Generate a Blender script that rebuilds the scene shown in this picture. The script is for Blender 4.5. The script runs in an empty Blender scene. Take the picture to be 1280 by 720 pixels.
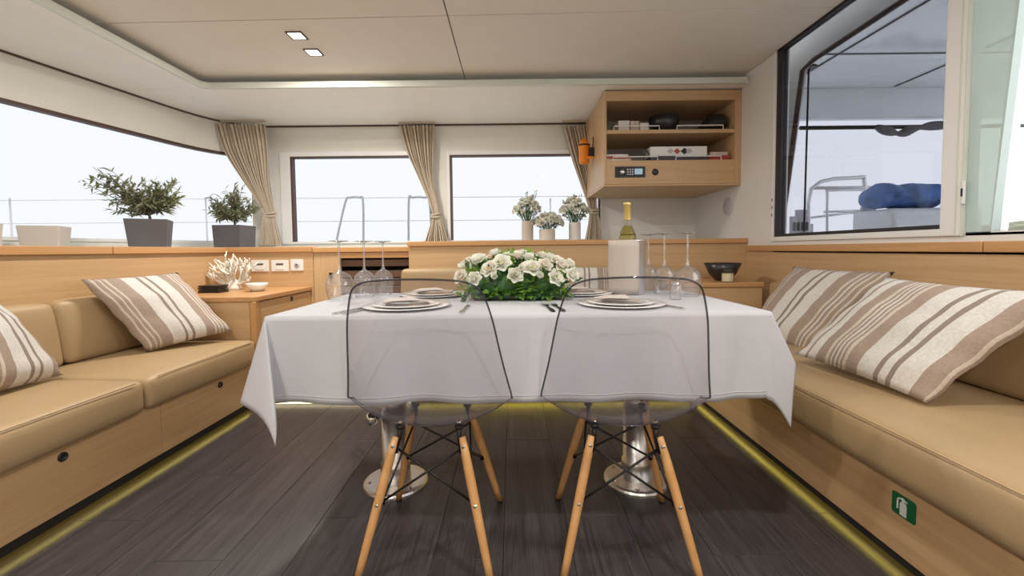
import bpy, bmesh, math, random
from mathutils import Vector, Matrix, noise
from math import sin, cos, pi, radians as R, sqrt
random.seed(7)
SC = bpy.context.scene
COL = SC.collection
# ------------------------------------------------------------------ camera
F, PX, PY, HE = 540.0, 640.0, 338.0, 0.92
TILT = math.atan(26 / 540.0); ROLL = R(0.6)
cd = bpy.data.cameras.new('camera'); cam = bpy.data.objects.new('camera', cd); COL.objects.link(cam)
cd.sensor_width = 36; cd.lens = 36 * F / 1280; cd.shift_y = -(360 - PY) / 1280
cd.clip_start = 0.02; cd.clip_end = 2000
cam.matrix_world = Matrix.Translation((0, 0, HE)) @ Matrix.Rotation(pi / 2 - TILT, 4, 'X') @ Matrix.Rotation(-ROLL, 4, 'Z')
SC.camera = cam
# ------------------------------------------------------------------ world, exposure
w = bpy.data.worlds.new('overcast_sky'); SC.world = w; w.use_nodes = True
bg = w.node_tree.nodes['Background']; bg.inputs[0].default_value = (0.985, 0.99, 1.0, 1); bg.inputs[1].default_value = 2.0
SC.view_settings.view_transform = 'Standard'; SC.view_settings.look = 'None'
SC.view_settings.exposure = 0.5; SC.view_settings.gamma = 1.0; SC.view_settings.use_curve_mapping = False
SUN = None

def at(px, py, X=None, Y=None, Z=None):
    """a point of the room seen in the photograph, at a known plane"""
    a = (px - PX) / F; b = (PY - py) / F
    c, s = cos(ROLL), sin(ROLL); a, b = a * c + b * s, -a * s + b * c
    d = Vector((a, cos(TILT) + b * sin(TILT), -sin(TILT) + b * cos(TILT)))
    t = X / d.x if X is not None else Y / d.y if Y is not None else (Z - HE) / d.z
    return d * t + Vector((0, 0, HE))

# ------------------------------------------------------------------ materials
def nt(name):
    m = bpy.data.materials.new(name); m.use_nodes = True
    return m, m.node_tree.nodes, m.node_tree.links, m.node_tree.nodes['Principled BSDF']
def pm(name, col, rough=0.5, metal=0.0, var=0.06, vscale=6.0, bump=0.0, bscale=60.0, spec=0.5, sheen=0.0, coat=0.0, emit=None, es=0.0, stretch=None):
    m, n, l, p = nt(name)
    p.inputs['Roughness'].default_value = rough; p.inputs['Metallic'].default_value = metal
    p.inputs['Specular IOR Level'].default_value = spec
    p.inputs['Sheen Weight'].default_value = sheen; p.inputs['Coat Weight'].default_value = coat
    tc = n.new('ShaderNodeTexCoord'); src = tc.outputs['Object']
    if stretch:
        mp = n.new('ShaderNodeMapping'); mp.inputs['Scale'].default_value = stretch; l.new(src, mp.inputs[0]); src = mp.outputs[0]
    nz = n.new('ShaderNodeTexNoise'); nz.inputs['Scale'].default_value = vscale; nz.inputs['Detail'].default_value = 4; l.new(src, nz.inputs['Vector'])
    r = n.new('ShaderNodeValToRGB'); l.new(nz.outputs['Fac'], r.inputs[0])
    r.color_ramp.elements[0].position = 0.3; r.color_ramp.elements[1].position = 0.7
    r.color_ramp.elements[0].color = (*[c * (1 - var) for c in col], 1); r.color_ramp.elements[1].color = (*[min(1, c * (1 + var)) for c in col], 1)
    l.new(r.outputs[0], p.inputs['Base Color'])
    if bump:
        b = n.new('ShaderNodeBump'); b.inputs['Strength'].default_value = bump; b.inputs['Distance'].default_value = 0.01
        n2 = n.new('ShaderNodeTexNoise'); n2.inputs['Scale'].default_value = bscale; n2.inputs['Detail'].default_value = 5; l.new(src, n2.inputs['Vector'])
        l.new(n2.outputs['Fac'], b.inputs['Height']); l.new(b.outputs[0], p.inputs['Normal'])
    if emit:
        p.inputs['Emission Color'].default_value = (*emit, 1); p.inputs['Emission Strength'].default_value = es
    return m
def wood(name, c1, c2, scale, rough=0.42, rnd=0.0, pores=0.25):
    m, n, l, p = nt(name)
    p.inputs['Roughness'].default_value = rough
    tc = n.new('ShaderNodeTexCoord'); mp = n.new('ShaderNodeMapping'); mp.inputs['Scale'].default_value = scale
    l.new(tc.outputs['Object'], mp.inputs[0])
    oi = n.new('ShaderNodeObjectInfo')
    if rnd:
        cm = n.new('ShaderNodeCombineXYZ')
        for i in range(3):
            mm = n.new('ShaderNodeMath'); mm.operation = 'MULTIPLY'; mm.inputs[1].default_value = 9.0 + i; l.new(oi.outputs['Random'], mm.inputs[0]); l.new(mm.outputs[0], cm.inputs[i])
        l.new(cm.outputs[0], mp.inputs['Location'])
    a = n.new('ShaderNodeTexNoise'); a.inputs['Scale'].default_value = 1; a.inputs['Detail'].default_value = 6; a.inputs['Roughness'].default_value = 0.6; a.inputs['Distortion'].default_value = 0.4
    l.new(mp.outputs[0], a.inputs['Vector'])
    b = n.new('ShaderNodeTexNoise'); b.inputs['Scale'].default_value = 5.5; b.inputs['Detail'].default_value = 3; l.new(mp.outputs[0], b.inputs['Vector'])
    mx = n.new('ShaderNodeMix'); mx.data_type = 'FLOAT'; mx.inputs[0].default_value = pores; l.new(a.outputs['Fac'], mx.inputs[2]); l.new(b.outputs['Fac'], mx.inputs[3])
    r = n.new('ShaderNodeValToRGB'); l.new(mx.outputs[0], r.inputs[0])
    r.color_ramp.elements[0].position = 0.32; r.color_ramp.elements[1].position = 0.68
    r.color_ramp.elements[0].color = (*c1, 1); r.color_ramp.elements[1].color = (*c2, 1)
    out = r.outputs[0]
    if rnd:
        hs = n.new('ShaderNodeHueSaturation'); mr = n.new('ShaderNodeMapRange'); mr.inputs[3].default_value = 1 - rnd; mr.inputs[4].default_value = 1 + rnd
        l.new(oi.outputs['Random'], mr.inputs[0]); l.new(mr.outputs[0], hs.inputs['Value']); l.new(out, hs.inputs['Color']); out = hs.outputs[0]
    l.new(out, p.inputs['Base Color'])
    bp = n.new('ShaderNodeBump'); bp.inputs['Strength'].default_value = 0.12; bp.inputs['Distance'].default_value = 0.004
    l.new(mx.outputs[0], bp.inputs['Height']); l.new(bp.outputs[0], p.inputs['Normal'])
    return m
def glassy(name, tint, ior=1.45, rough=0.02, body=0.0, body_col=(0.8, 0.8, 0.8), edge=None, epow=3.0):
    """thin clear sheet: see-through with a Fresnel reflection (and an optional milky body)"""
    m = bpy.data.materials.new(name); m.use_nodes = True; n = m.node_tree.nodes; l = m.node_tree.links; n.clear()
    o = n.new('ShaderNodeOutputMaterial'); t = n.new('ShaderNodeBsdfTransparent'); g = n.new('ShaderNodeBsdfGlossy'); f = n.new('ShaderNodeLayerWeight'); mx = n.new('ShaderNodeMixShader')
    t.inputs[0].default_value = (*tint, 1); g.inputs['Roughness'].default_value = rough; f.inputs[0].default_value = 0.5; F0 = ((ior - 1) / (ior + 1)) ** 2
    pw_ = n.new('ShaderNodeMath'); pw_.operation = 'POWER'; pw_.inputs[1].default_value = 5.0; l.new(f.outputs['Facing'], pw_.inputs[0])
    fr = n.new('ShaderNodeMapRange'); fr.inputs[3].default_value = F0; fr.inputs[4].default_value = 1.0; l.new(pw_.outputs[0], fr.inputs[0])
    if edge:   # longer path through the material towards the outline
        pe = n.new('ShaderNodeMath'); pe.operation = 'POWER'; pe.inputs[1].default_value = epow; l.new(f.outputs['Facing'], pe.inputs[0])
        mc = n.new('ShaderNodeMix'); mc.data_type = 'RGBA'; l.new(pe.outputs[0], mc.inputs[0]); mc.inputs[6].default_value = (*tint, 1); mc.inputs[7].default_value = (*edge, 1); l.new(mc.outputs[2], t.inputs[0])
    l.new(fr.outputs[0], mx.inputs[0]); l.new(t.outputs[0], mx.inputs[1]); l.new(g.outputs[0], mx.inputs[2]); out = mx.outputs[0]
    if body:
        d = n.new('ShaderNodeBsdfDiffuse'); d.inputs[0].default_value = (*body_col, 1); m2 = n.new('ShaderNodeMixShader'); m2.inputs[0].default_value = body
        l.new(out, m2.inputs[1]); l.new(d.outputs[0], m2.inputs[2]); out = m2.outputs[0]
    l.new(out, o.inputs[0]); return m
def realglass(name, col, ior=1.5, rough=0.0):
    m, n, l, p = nt(name); p.inputs['Base Color'].default_value = (*col, 1); p.inputs['Transmission Weight'].default_value = 1; p.inputs['IOR'].default_value = ior; p.inputs['Roughness'].default_value = rough
    return m
def stripes(name, seq):
    """woven striped cushion cover: seq of (width, kind), read across the cushion"""
    m, n, l, p = nt(name); p.inputs['Roughness'].default_value = 0.9; p.inputs['Sheen Weight'].default_value = 0.1
    cols = {'c': (0.60, 0.575, 0.54), 't': (0.33, 0.255, 0.205), 'y': (0.56, 0.49, 0.41), 'd': (0.25, 0.20, 0.165)}
    uv = n.new('ShaderNodeUVMap'); sx = n.new('ShaderNodeSeparateXYZ'); l.new(uv.outputs[0], sx.inputs[0])
    r = n.new('ShaderNodeValToRGB'); r.color_ramp.interpolation = 'CONSTANT'; l.new(sx.outputs[0], r.inputs[0])
    tot = sum(a for a, b in seq); pos = 0; els = r.color_ramp.elements; first = True
    for a, k in seq:
        if first: els[0].position = 0; e = els[0]; first = False; els.remove(els[1])
        else: e = els.new(pos / tot)
        e.color = (*cols[k], 1); pos += a
    wv = n.new('ShaderNodeTexNoise'); wv.inputs['Scale'].default_value = 130; tc = n.new('ShaderNodeTexCoord'); l.new(tc.outputs['Object'], wv.inputs['Vector'])
    mx = n.new('ShaderNodeMix'); mx.data_type = 'RGBA'; mx.blend_type = 'MULTIPLY'; mx.inputs[0].default_value = 0.35
    l.new(r.outputs[0], mx.inputs[6]); l.new(wv.outputs['Fac'], mx.inputs[7])
    hs = n.new('ShaderNodeHueSaturation'); hs.inputs['Value'].default_value = 1.22; l.new(mx.outputs[2], hs.inputs['Color']); l.new(hs.outputs[0], p.inputs['Base Color'])
    b = n.new('ShaderNodeBump'); b.inputs['Strength'].default_value = 0.25; b.inputs['Distance'].default_value = 0.003; l.new(wv.outputs['Fac'], b.inputs['Height']); l.new(b.outputs[0], p.inputs['Normal'])
    return m

def translucent(m, col, fac):
    n = m.node_tree.nodes; l = m.node_tree.links; o = next(x for x in n if x.type == 'OUTPUT_MATERIAL'); p = n['Principled BSDF']
    t = n.new('ShaderNodeBsdfTranslucent'); t.inputs[0].default_value = (*col, 1); mx = n.new('ShaderNodeMixShader'); mx.inputs[0].default_value = fac
    l.new(p.outputs[0], mx.inputs[1]); l.new(t.outputs[0], mx.inputs[2]); l.new(mx.outputs[0], o.inputs[0]); return m
OAK1, OAK2 = (0.50, 0.315, 0.155), (0.62, 0.415, 0.225)
M = {}
M['oak_x'] = wood('oak_grain_x', OAK1, OAK2, (1.5, 30, 45))
M['oak_y'] = wood('oak_grain_y', OAK1, OAK2, (30, 1.5, 45))
M['oak_z'] = wood('oak_grain_z', OAK1, OAK2, (45, 30, 1.5))
M['cap_x'] = wood('oak_edge_x', (0.50, 0.265, 0.105), (0.60, 0.34, 0.15), (1.2, 30, 40), 0.35)
M['cap_y'] = wood('oak_edge_y', (0.50, 0.265, 0.105), (0.60, 0.34, 0.15), (30, 1.2, 40), 0.35)
M['cap_z'] = wood('oak_edge_z', (0.50, 0.265, 0.105), (0.60, 0.34, 0.15), (30, 40, 1.2), 0.35)
M['plank'] = wood('dark_plank', (0.022, 0.019, 0.021), (0.080, 0.070, 0.075), (48, 1.4, 20), 0.34, 0.06, 0.5)
M['beech'] = wood('beech_leg', (0.52, 0.26, 0.09), (0.64, 0.36, 0.15), (40, 40, 3), 0.4)
M['joint'] = pm('floor_joint', (0.012, 0.010, 0.010), 0.8)
M['louvre'] = wood('dark_brown_slat', (0.10, 0.055, 0.035), (0.16, 0.09, 0.055), (1.5, 30, 30))
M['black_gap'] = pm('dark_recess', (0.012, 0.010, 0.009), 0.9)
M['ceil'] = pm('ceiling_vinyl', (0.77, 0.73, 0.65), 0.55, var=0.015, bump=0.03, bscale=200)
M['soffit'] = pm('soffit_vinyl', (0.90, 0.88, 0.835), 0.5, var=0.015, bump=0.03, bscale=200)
M['lip'] = pm('lip_acrylic', (0.68, 0.71, 0.65), 0.25, var=0.02)
M['wall'] = pm('wall_vinyl', (0.78, 0.765, 0.70), 0.55, var=0.02)
M['wallw'] = pm('wall_white_gelcoat', (0.78, 0.76, 0.73), 0.4, var=0.015)
M['frame_w'] = pm('white_frame', (0.82, 0.82, 0.81), 0.35, var=0.01)
M['sill'] = pm('sill_laminate', (0.72, 0.71, 0.68), 0.5, var=0.02)
M['brown'] = pm('brown_seal', (0.085, 0.045, 0.032), 0.5)
M['rubber'] = pm('dark_rubber', (0.022, 0.020, 0.022), 0.55)
M['leather'] = pm('tan_leather', (0.41, 0.29, 0.158), 0.46, var=0.05, vscale=3, bump=0.12, bscale=320)
M['piping'] = pm('tan_piping', (0.44, 0.31, 0.17), 0.5)
M['cloth'] = pm('white_linen', (0.485, 0.49, 0.53), 0.85, var=0.012, vscale=40, bump=0.12, bscale=380, sheen=0.1)
M['napkin'] = pm('grey_beige_napkin', (0.62, 0.56, 0.51), 0.9, var=0.03, bump=0.15, bscale=300)
M['curtain'] = pm('linen_curtain', (0.56, 0.47, 0.36), 0.85, var=0.06, vscale=30, bump=0.1, bscale=200, sheen=0.1)
M['steel'] = pm('brushed_steel', (0.80, 0.79, 0.78), 0.34, 1.0, var=0.03)
M['chrome'] = pm('polished_chrome', (0.80, 0.80, 0.80), 0.08, 1.0, var=0.01)
M['blackm'] = pm('black_metal', (0.014, 0.014, 0.015), 0.4, 0.3)
M['black'] = pm('black_plastic', (0.015, 0.015, 0.017), 0.35)
M['blackw'] = pm('black_lacquer', (0.02, 0.019, 0.022), 0.3, var=0.15)
M['white'] = pm('white_plastic', (0.80, 0.79, 0.77), 0.4, var=0.01)
M['china'] = pm('white_porcelain', (0.84, 0.85, 0.84), 0.15, var=0.01, coat=0.3)
M['coral'] = pm('white_coral', (0.80, 0.76, 0.68), 0.8, var=0.06, bump=0.3, bscale=150)
M['pot'] = pm('slate_pot', (0.095, 0.088, 0.095), 0.6, var=0.08)
M['cream_pot'] = pm('cream_pot', (0.56, 0.50, 0.44), 0.6, var=0.04)
M['soil'] = pm('soil', (0.05, 0.04, 0.03), 0.95, var=0.4, vscale=60)
M['bark'] = pm('olive_bark', (0.16, 0.13, 0.10), 0.85, var=0.3, vscale=40)
M['olive'] = pm('olive_leaf', (0.23, 0.25, 0.16), 0.5, var=0.55, vscale=22)
M['leaf'] = pm('green_leaf', (0.16, 0.33, 0.04), 0.45, var=0.5, vscale=30)
M['olive_green'] = pm('vase_leaf', (0.15, 0.25, 0.08), 0.5, var=0.4, vscale=30)
M['leafd'] = pm('dark_leaf', (0.055, 0.15, 0.045), 0.45, var=0.45, vscale=30)
M['stem'] = pm('flower_stem', (0.09, 0.16, 0.06), 0.6)
M['petal'] = pm('white_petal', (0.88, 0.88, 0.80), 0.6, var=0.05, vscale=18)
M['petal2'] = pm('blush_petal', (0.86, 0.83, 0.74), 0.6, var=0.06, vscale=18)
translucent(M['petal'], (0.9, 0.9, 0.82), 0.35); translucent(M['petal2'], (0.9, 0.86, 0.78), 0.35); translucent(M['olive'], (0.30, 0.32, 0.12), 0.3); translucent(M['leaf'], (0.30, 0.5, 0.05), 0.3)
M['pollen'] = pm('yellow_stamen', (0.48, 0.40, 0.10), 0.8)
M['vase1'] = pm('taupe_vase', (0.50, 0.43, 0.37), 0.45)
M['vase2'] = pm('sand_vase', (0.60, 0.56, 0.49), 0.45)
M['vase3'] = pm('grey_vase', (0.66, 0.63, 0.58), 0.45)
M['orange'] = pm('orange_plastic', (0.85, 0.24, 0.015), 0.4, var=0.03)
M['green'] = pm('sign_green', (0.005, 0.13, 0.045), 0.4, var=0.02)
M['signw'] = pm('sign_white', (0.72, 0.78, 0.74), 0.5, var=0.01)
M['suede'] = pm('beige_sleeve', (0.46, 0.40, 0.355), 0.75, var=0.03)
M['gold'] = pm('gold_foil', (0.62, 0.46, 0.16), 0.35, 0.6, var=0.05)
M['wine'] = glassy('white_wine', (0.86, 0.78, 0.40), 1.33)
M['clearb'] = glassy('clear_bottle_glass', (0.93, 0.95, 0.88), 1.5, 0.01, 0, (.8, .8, .8), (0.35, 0.36, 0.28), 3.0)
M['paper'] = pm('printed_box', (0.72, 0.68, 0.63), 0.7, var=0.12, vscale=25)
M['red'] = pm('red_cover', (0.42, 0.06, 0.045), 0.5, var=0.1)
M['darkbook'] = pm('dark_cover', (0.05, 0.045, 0.05), 0.5)
M['magazine'] = pm('magazine_pages', (0.60, 0.50, 0.42), 0.7, var=0.2, vscale=30)
M['screen'] = pm('radio_display', (0.25, 0.38, 0.45), 0.2, var=0.05, emit=(0.35, 0.55, 0.65), es=0.25)
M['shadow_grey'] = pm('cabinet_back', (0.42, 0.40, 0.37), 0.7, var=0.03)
M['vent'] = pm('speaker_grille', (0.52, 0.51, 0.54), 0.6, var=0.05, vscale=90)
M['led'] = pm('led_strip', (0.9, 0.8, 0.3), 0.5, emit=(1.0, 0.78, 0.10), es=5.5)
M['ledw'] = pm('led_strip_cream', (0.9, 0.85, 0.6), 0.5, emit=(1.0, 0.84, 0.50), es=1.6)
M['lamp'] = pm('downlight_diffuser', (0.9, 0.9, 0.85), 0.4, emit=(1.0, 0.95, 0.85), es=4.0)
M['poly'] = glassy('clear_polycarbonate', (0.93, 0.93, 0.945), 1.8, 0.02, 0.07, (0.72, 0.69, 0.78), (0.42, 0.40, 0.45), 3.0)
M['polyrim'] = glassy('polycarbonate_edge', (0.45, 0.45, 0.48), 1.8, 0.05, 0.25, (0.10, 0.10, 0.115))
M['wglass'] = glassy('wine_glass', (0.975, 0.98, 0.98), 2.4, 0.01, 0.05, (.85, .85, .85), (0.45, 0.44, 0.44), 3.5)  # faint white body paints bright highlights into the bowl colour
M['wstem'] = glassy('wine_glass_stem', (0.93, 0.94, 0.94), 2.8, 0.03, 0.12, (.85, .86, .86), (0.25, 0.25, 0.25), 2.5)  # white body stands in for highlights along the stem
M['pane'] = glassy('window_pane', (0.580, 0.588, 0.600), 1.12, 0.0)
M['tpane'] = glassy('tinted_pane', (0.505, 0.515, 0.545), 1.4, 0.0)
M['dpane'] = glassy('greenish_door_pane', (0.62, 0.72, 0.70), 1.45, 0.05, 0.62, (0.68, 0.78, 0.76))
M['hardtop'] = pm('hardtop_gelcoat', (0.84, 0.85, 0.85), 0.12, var=0.05, vscale=1.2)
M['tarp'] = pm('blue_tarp', (0.05, 0.13, 0.36), 0.6, var=0.4, vscale=9)
M['gelcoat'] = pm('white_gelcoat', (0.78, 0.79, 0.80), 0.35, var=0.02)
M['sea'] = pm('grey_sea', (0.72, 0.75, 0.77), 0.5, var=0.04, vscale=0.3)
M['bush'] = pm('shore_scrub', (0.10, 0.10, 0.06), 0.9, var=0.6, vscale=0.5)
M['earth'] = pm('red_earth', (0.42, 0.20, 0.10), 0.9, var=0.4, vscale=0.6)
M['candle'] = pm('cream_wax', (0.74, 0.66, 0.50), 0.5)

# ------------------------------------------------------------------ mesh helpers
def box(bm, x0, x1, y0, y1, z0, z1):
    r = bmesh.ops.create_cube(bm, size=1)
    for v in r['verts']:
        v.co = Vector((x0 + (v.co.x + .5) * (x1 - x0), y0 + (v.co.y + .5) * (y1 - y0), z0 + (v.co.z + .5) * (z1 - z0)))
    return r['verts']
def prism(bm, pts, vec):
    a = [bm.verts.new(p) for p in pts]; b = [bm.verts.new(Vector(p) + Vector(vec)) for p in pts]
    n = len(a); bm.faces.new(a); bm.faces.new(b[::-1])
    for i in range(n): bm.faces.new([a[i], b[i], b[(i + 1) % n], a[(i + 1) % n]])
def lathe(bm, prof, c=(0, 0, 0), segs=24, mat=None):
    rings = []
    for r, z in prof:
        if r < 1e-5: rings.append([bm.verts.new((c[0], c[1], c[2] + z))])
        else: rings.append([bm.verts.new((c[0] + r * cos(2 * pi * i / segs), c[1] + r * sin(2 * pi * i / segs), c[2] + z)) for i in range(segs)])
    for a, b in zip(rings, rings[1:]):
        for i in range(segs):
            j = (i + 1) % segs
            f = [a[i % len(a)], a[j % len(a)], b[j % len(b)], b[i % len(b)]]
            u = []
            for v in f:
                if v not in u: u.append(v)
            if len(u) > 2:
                try: bm.faces.new(u)
                except ValueError: pass
def tube(bm, pts, rad, segs=8, closed=False, caps=True):
    pts = [Vector(p) for p in pts]; n = len(pts)
    rads = rad if isinstance(rad, (list, tuple)) else [rad] * n
    rings = []; up = None
    for i, p in enumerate(pts):
        if closed: t = pts[(i + 1) % n] - pts[i - 1]
        else: t = pts[min(i + 1, n - 1)] - pts[max(i - 1, 0)]
        t.normalize()
        if up is None:
            up = Vector((0, 0, 1)) if abs(t.z) < .9 else Vector((1, 0, 0))
        s = t.cross(up).normalized(); up = s.cross(t).normalized()
        rings.append([bm.verts.new(p + (s * cos(2 * pi * k / segs) + up * sin(2 * pi * k / segs)) * rads[i]) for k in range(segs)])
    m = n if closed else n - 1
    for i in range(m):
        a, b = rings[i], rings[(i + 1) % n]
        for k in range(segs):
            bm.faces.new([a[k], a[(k + 1) % segs], b[(k + 1) % segs], b[k]])
    if caps and not closed:
        bm.faces.new(rings[0][::-1]); bm.faces.new(rings[-1])
def surf(bm, fn, nu, nv, uvl=None):
    g = [[bm.verts.new(fn(i / nu, j / nv)) for j in range(nv + 1)] for i in range(nu + 1)]
    for i in range(nu):
        for j in range(nv):
            f = bm.faces.new([g[i][j], g[i + 1][j], g[i + 1][j + 1], g[i][j + 1]])
            if uvl:
                for lp, (a, b) in zip(f.loops, [(i, j), (i + 1, j), (i + 1, j + 1), (i, j + 1)]): lp[uvl].uv = (a / nu, b / nv)
    return g
def curve(pts, n=8):
    pts = [Vector(p) for p in pts]; out = []
    for i in range(len(pts) - 1):
        p0 = pts[max(i - 1, 0)]; p1 = pts[i]; p2 = pts[i + 1]; p3 = pts[min(i + 2, len(pts) - 1)]
        for k in range(n):
            t = k / n
            out.append(0.5 * ((2 * p1) + (p2 - p0) * t + (2 * p0 - 5 * p1 + 4 * p2 - p3) * t * t + (3 * p1 - p0 - 3 * p2 + p3) * t ** 3))
    out.append(pts[-1]); return out
NB = bmesh.new
LOCAL = set()
def obj(name, bm, mat, parent=None, bevel=0.0, smooth=False, sub=0, solid=0.0, bseg=2):
    if isinstance(bm, bpy.types.Mesh): me = bm
    else:
        bmesh.ops.recalc_face_normals(bm, faces=bm.faces[:])
        me = bpy.data.meshes.new(name); bm.to_mesh(me); bm.free()
        me.materials.append(M[mat] if isinstance(mat, str) else mat)
        if smooth or sub:
            for p in me.polygons: p.use_smooth = True
    o = bpy.data.objects.new(name, me); COL.objects.link(o)
    if solid:
        md = o.modifiers.new('thickness', 'SOLIDIFY'); md.thickness = solid; md.offset = 0
    if bevel:
        md = o.modifiers.new('edge', 'BEVEL'); md.width = bevel; md.segments = bseg; md.limit_method = 'ANGLE'; md.angle_limit = R(40)
        for p in me.polygons: p.use_smooth = True
        wn = o.modifiers.new('normals', 'WEIGHTED_NORMAL'); wn.keep_sharp = False
    if sub:
        md = o.modifiers.new('smooth', 'SUBSURF'); md.levels = sub; md.render_levels = sub
    if parent is not None:
        o.parent = parent
        if parent.type == 'EMPTY' and parent.name not in LOCAL:
            o.matrix_parent_inverse = Matrix.Translation(parent.location).inverted()
    return o
def tag(o, label, cat, group=None):
    o['label'] = label; o['category'] = cat
    if group: o['group'] = group
    return o
def thing(name, label, cat, loc=(0, 0, 0), rz=0, group=None, local=False):
    o = bpy.data.objects.new(name, None); COL.objects.link(o); o.location = loc; o.rotation_euler = (0, 0, rz); o.empty_display_size = 0.05
    if local: LOCAL.add(o.name)
    tag(o, label, cat, group); return o
def struct(name, bm, mat, parent=None, **k):
    o = obj(name, bm, mat, parent, **k); o['kind'] = 'structure'; return o
def sroot(name, loc=(0, 0, 0)):
    o = bpy.data.objects.new(name, None); COL.objects.link(o); o.location = loc; o['kind'] = 'structure'; return o
def bx(name, dims, mat, parent=None, bevel=0.0, st=False, **k):
    bm = NB(); box(bm, *dims); o = obj(name, bm, mat, parent, bevel=bevel, **k)
    if st: o['kind'] = 'structure'
    return o
def dup(root, loc, rz=0, label=None):
    r = root.copy(); COL.objects.link(r); r.location = loc; r.rotation_euler = (0, 0, rz)
    if label: r['label'] = label
    LOCAL.add(r.name)
    for ch in list(root.children):
        c = ch.copy(); COL.objects.link(c); c.parent = r
        for g in list(ch.children):
            d = g.copy(); COL.objects.link(d); d.parent = c
    return r

# ------------------------------------------------------------------ key dimensions
XL, XR = -2.11, 1.74             # left and right panelling
BL, BR_, BB = -1.515, 1.08, 2.57  # sofa bases
ZL, ZRr, ZB = 0.958, 0.932, 0.987 # ledge heights: left, right, back
YP, YW = 3.20, 4.15              # back panelling, window wall
ZS, ZC = 2.11, 2.19              # soffit and ceiling
ZW0, ZW1 = 1.015, 1.835          # window opening

# ================================================================== SETTING
# floor of dark planks
fl = bx('floor', (-1.75, 1.35, -2.8, 2.95, -0.05, -0.004), 'joint', st=True)
pw, gap = 0.21, 0.0006
col = 0; x = -1.715
while x < 1.3:
    y = -2.8 + [-0.15, -0.75, -0.45, -0.95][col % 4]; L = 1.25
    while y < 2.9:
        a, b = max(y, -2.8), min(y + L, 2.92)
        if b - a > 0.05:
            bx('plank', (x + gap, x + pw - gap, a + gap, b - gap, -0.006, 0.0), 'plank', fl, bevel=0.0008, bseg=1)
        y += L
    x += pw; col += 1
# sea around the boat
bx('sea', (-300, 300, -300, 300, -1.9, -1.7), 'sea', st=True)
# ceiling panels
ce = bx('ceiling', (-2.75, 1.74, -2.8, 3.75, 2.205, 2.25), 'rubber', st=True)
for (x0, x1, y0, y1, k) in [(-2.72, -0.338, 2.40, 3.74, 0.045), (-0.332, 1.735, 2.40, 3.74, 0.0), (-2.72, -0.338, -2.8, 2.40, 0.045), (-0.332, 1.735, -2.8, 2.40, 0.0)]:
    bm = NB(); sk = 0.022
    ya = y0 + (0.003 if y0 == 2.40 else 0); yb = y1 - (0.003 if y1 == 2.40 else 0)
    def yy(xv, yv): return yv - sk * xv if abs(yv - 2.40) < 0.01 else yv
    prism(bm, [(x0, yy(x0, ya), ZC), (x1, yy(x1, ya), ZC), (x1, yy(x1, yb), ZC), (x0, yy(x0, yb), ZC)], (0, 0, 0.014))
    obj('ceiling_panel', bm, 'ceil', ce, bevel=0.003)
# soffit: L-shaped dropped border with an edge strip
LX, LY = -2.235, 3.20
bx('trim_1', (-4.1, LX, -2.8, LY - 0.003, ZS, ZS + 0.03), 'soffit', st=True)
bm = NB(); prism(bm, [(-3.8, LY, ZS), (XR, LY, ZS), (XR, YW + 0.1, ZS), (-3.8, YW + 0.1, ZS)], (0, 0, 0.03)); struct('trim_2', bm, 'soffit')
bm = NB(); r_ = 0.07
path = [Vector((LX + 0.012, -2.8, 0)), Vector((LX + 0.012, LY - r_, 0))] + [Vector((LX + 0.012 + r_ - r_ * cos(t * pi / 12), LY - r_ + r_ * sin(t * pi / 12) - 0.012, 0)) for t in range(1, 7)] + [Vector((XR - 0.03, LY - 0.012, 0))]
for i in range(len(path) - 1):
    a, b = path[i], path[i + 1]; d = (b - a).normalized(); nn = Vector((d.y, -d.x, 0)) * 0.012
    prism(bm, [a - nn + Vector((0, 0, ZS - 0.006)), b - nn + Vector((0, 0, ZS - 0.006)), b + nn + Vector((0, 0, ZS - 0.006)), a + nn + Vector((0, 0, ZS - 0.006))], (0, 0, 0.042))
struct('trim_3', bm, 'lip')
# cove behind the strip: short grey vent grilles above the back soffit
vg = sroot('trim_4')
for px0, px1 in [(290, 336), (338, 384), (463, 506), (510, 551), (618, 660)]:
    a, b = at(px0, 107, Y=LY + 0.03), at(px1, 107, Y=LY + 0.03)
    bx('vent_grille', (a.x, b.x, LY + 0.02, LY + 0.04, ZS + 0.03, ZS + 0.052), 'lip', vg)
# downlights: a pair in view, the others unseen, added to brighten the room
DL = [at(371, 44, Z=ZC), at(392, 65, Z=ZC)] + [Vector((x_, y_, ZC)) for x_ in (-1.25, 0.55) for y_ in (0.75, -0.7, -1.9)]
PLACE = ['nearer the camera, of the pair in view', 'nearer the windows, of the pair in view', 'added as unseen fill, left of the camera', 'added as unseen fill, behind the camera on the left', 'added as unseen fill, at the rear left of the saloon', 'added as unseen fill, right of the camera', 'added as unseen fill, behind the camera on the right', 'added as unseen fill, at the rear right of the saloon']
for i, c in enumerate(DL):
    t = thing('downlight', 'square ceiling downlight ' + PLACE[i], 'downlight', (c.x, c.y, ZC), group='ceiling downlights')
    bm = NB(); s = 0.047
    for (a, b, c_, d_) in [(-s, s, -s, -s + .009), (-s, s, s - .009, s), (-s, -s + .009, -s + .009, s - .009), (s - .009, s, -s + .009, s - .009)]:
        box(bm, c.x + a, c.x + b, c.y + c_, c.y + d_, ZC - 0.006, ZC)
    obj('frame', bm, 'brown', t)
    bx('diffuser', (c.x - s + .009, c.x + s - .009, c.y - s + .009, c.y + s - .009, ZC - 0.004, ZC), 'lamp', t)
    la = bpy.data.lights.new('downlight_beam', 'AREA'); la.shape = 'SQUARE'; la.size = 0.07; la.energy = 12.0; la.color = (1.0, 0.935, 0.85)
    lo = bpy.data.objects.new('downlight_beam', la); COL.objects.link(lo); lo.parent = t; lo.location = (0, 0, -0.009)

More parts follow.
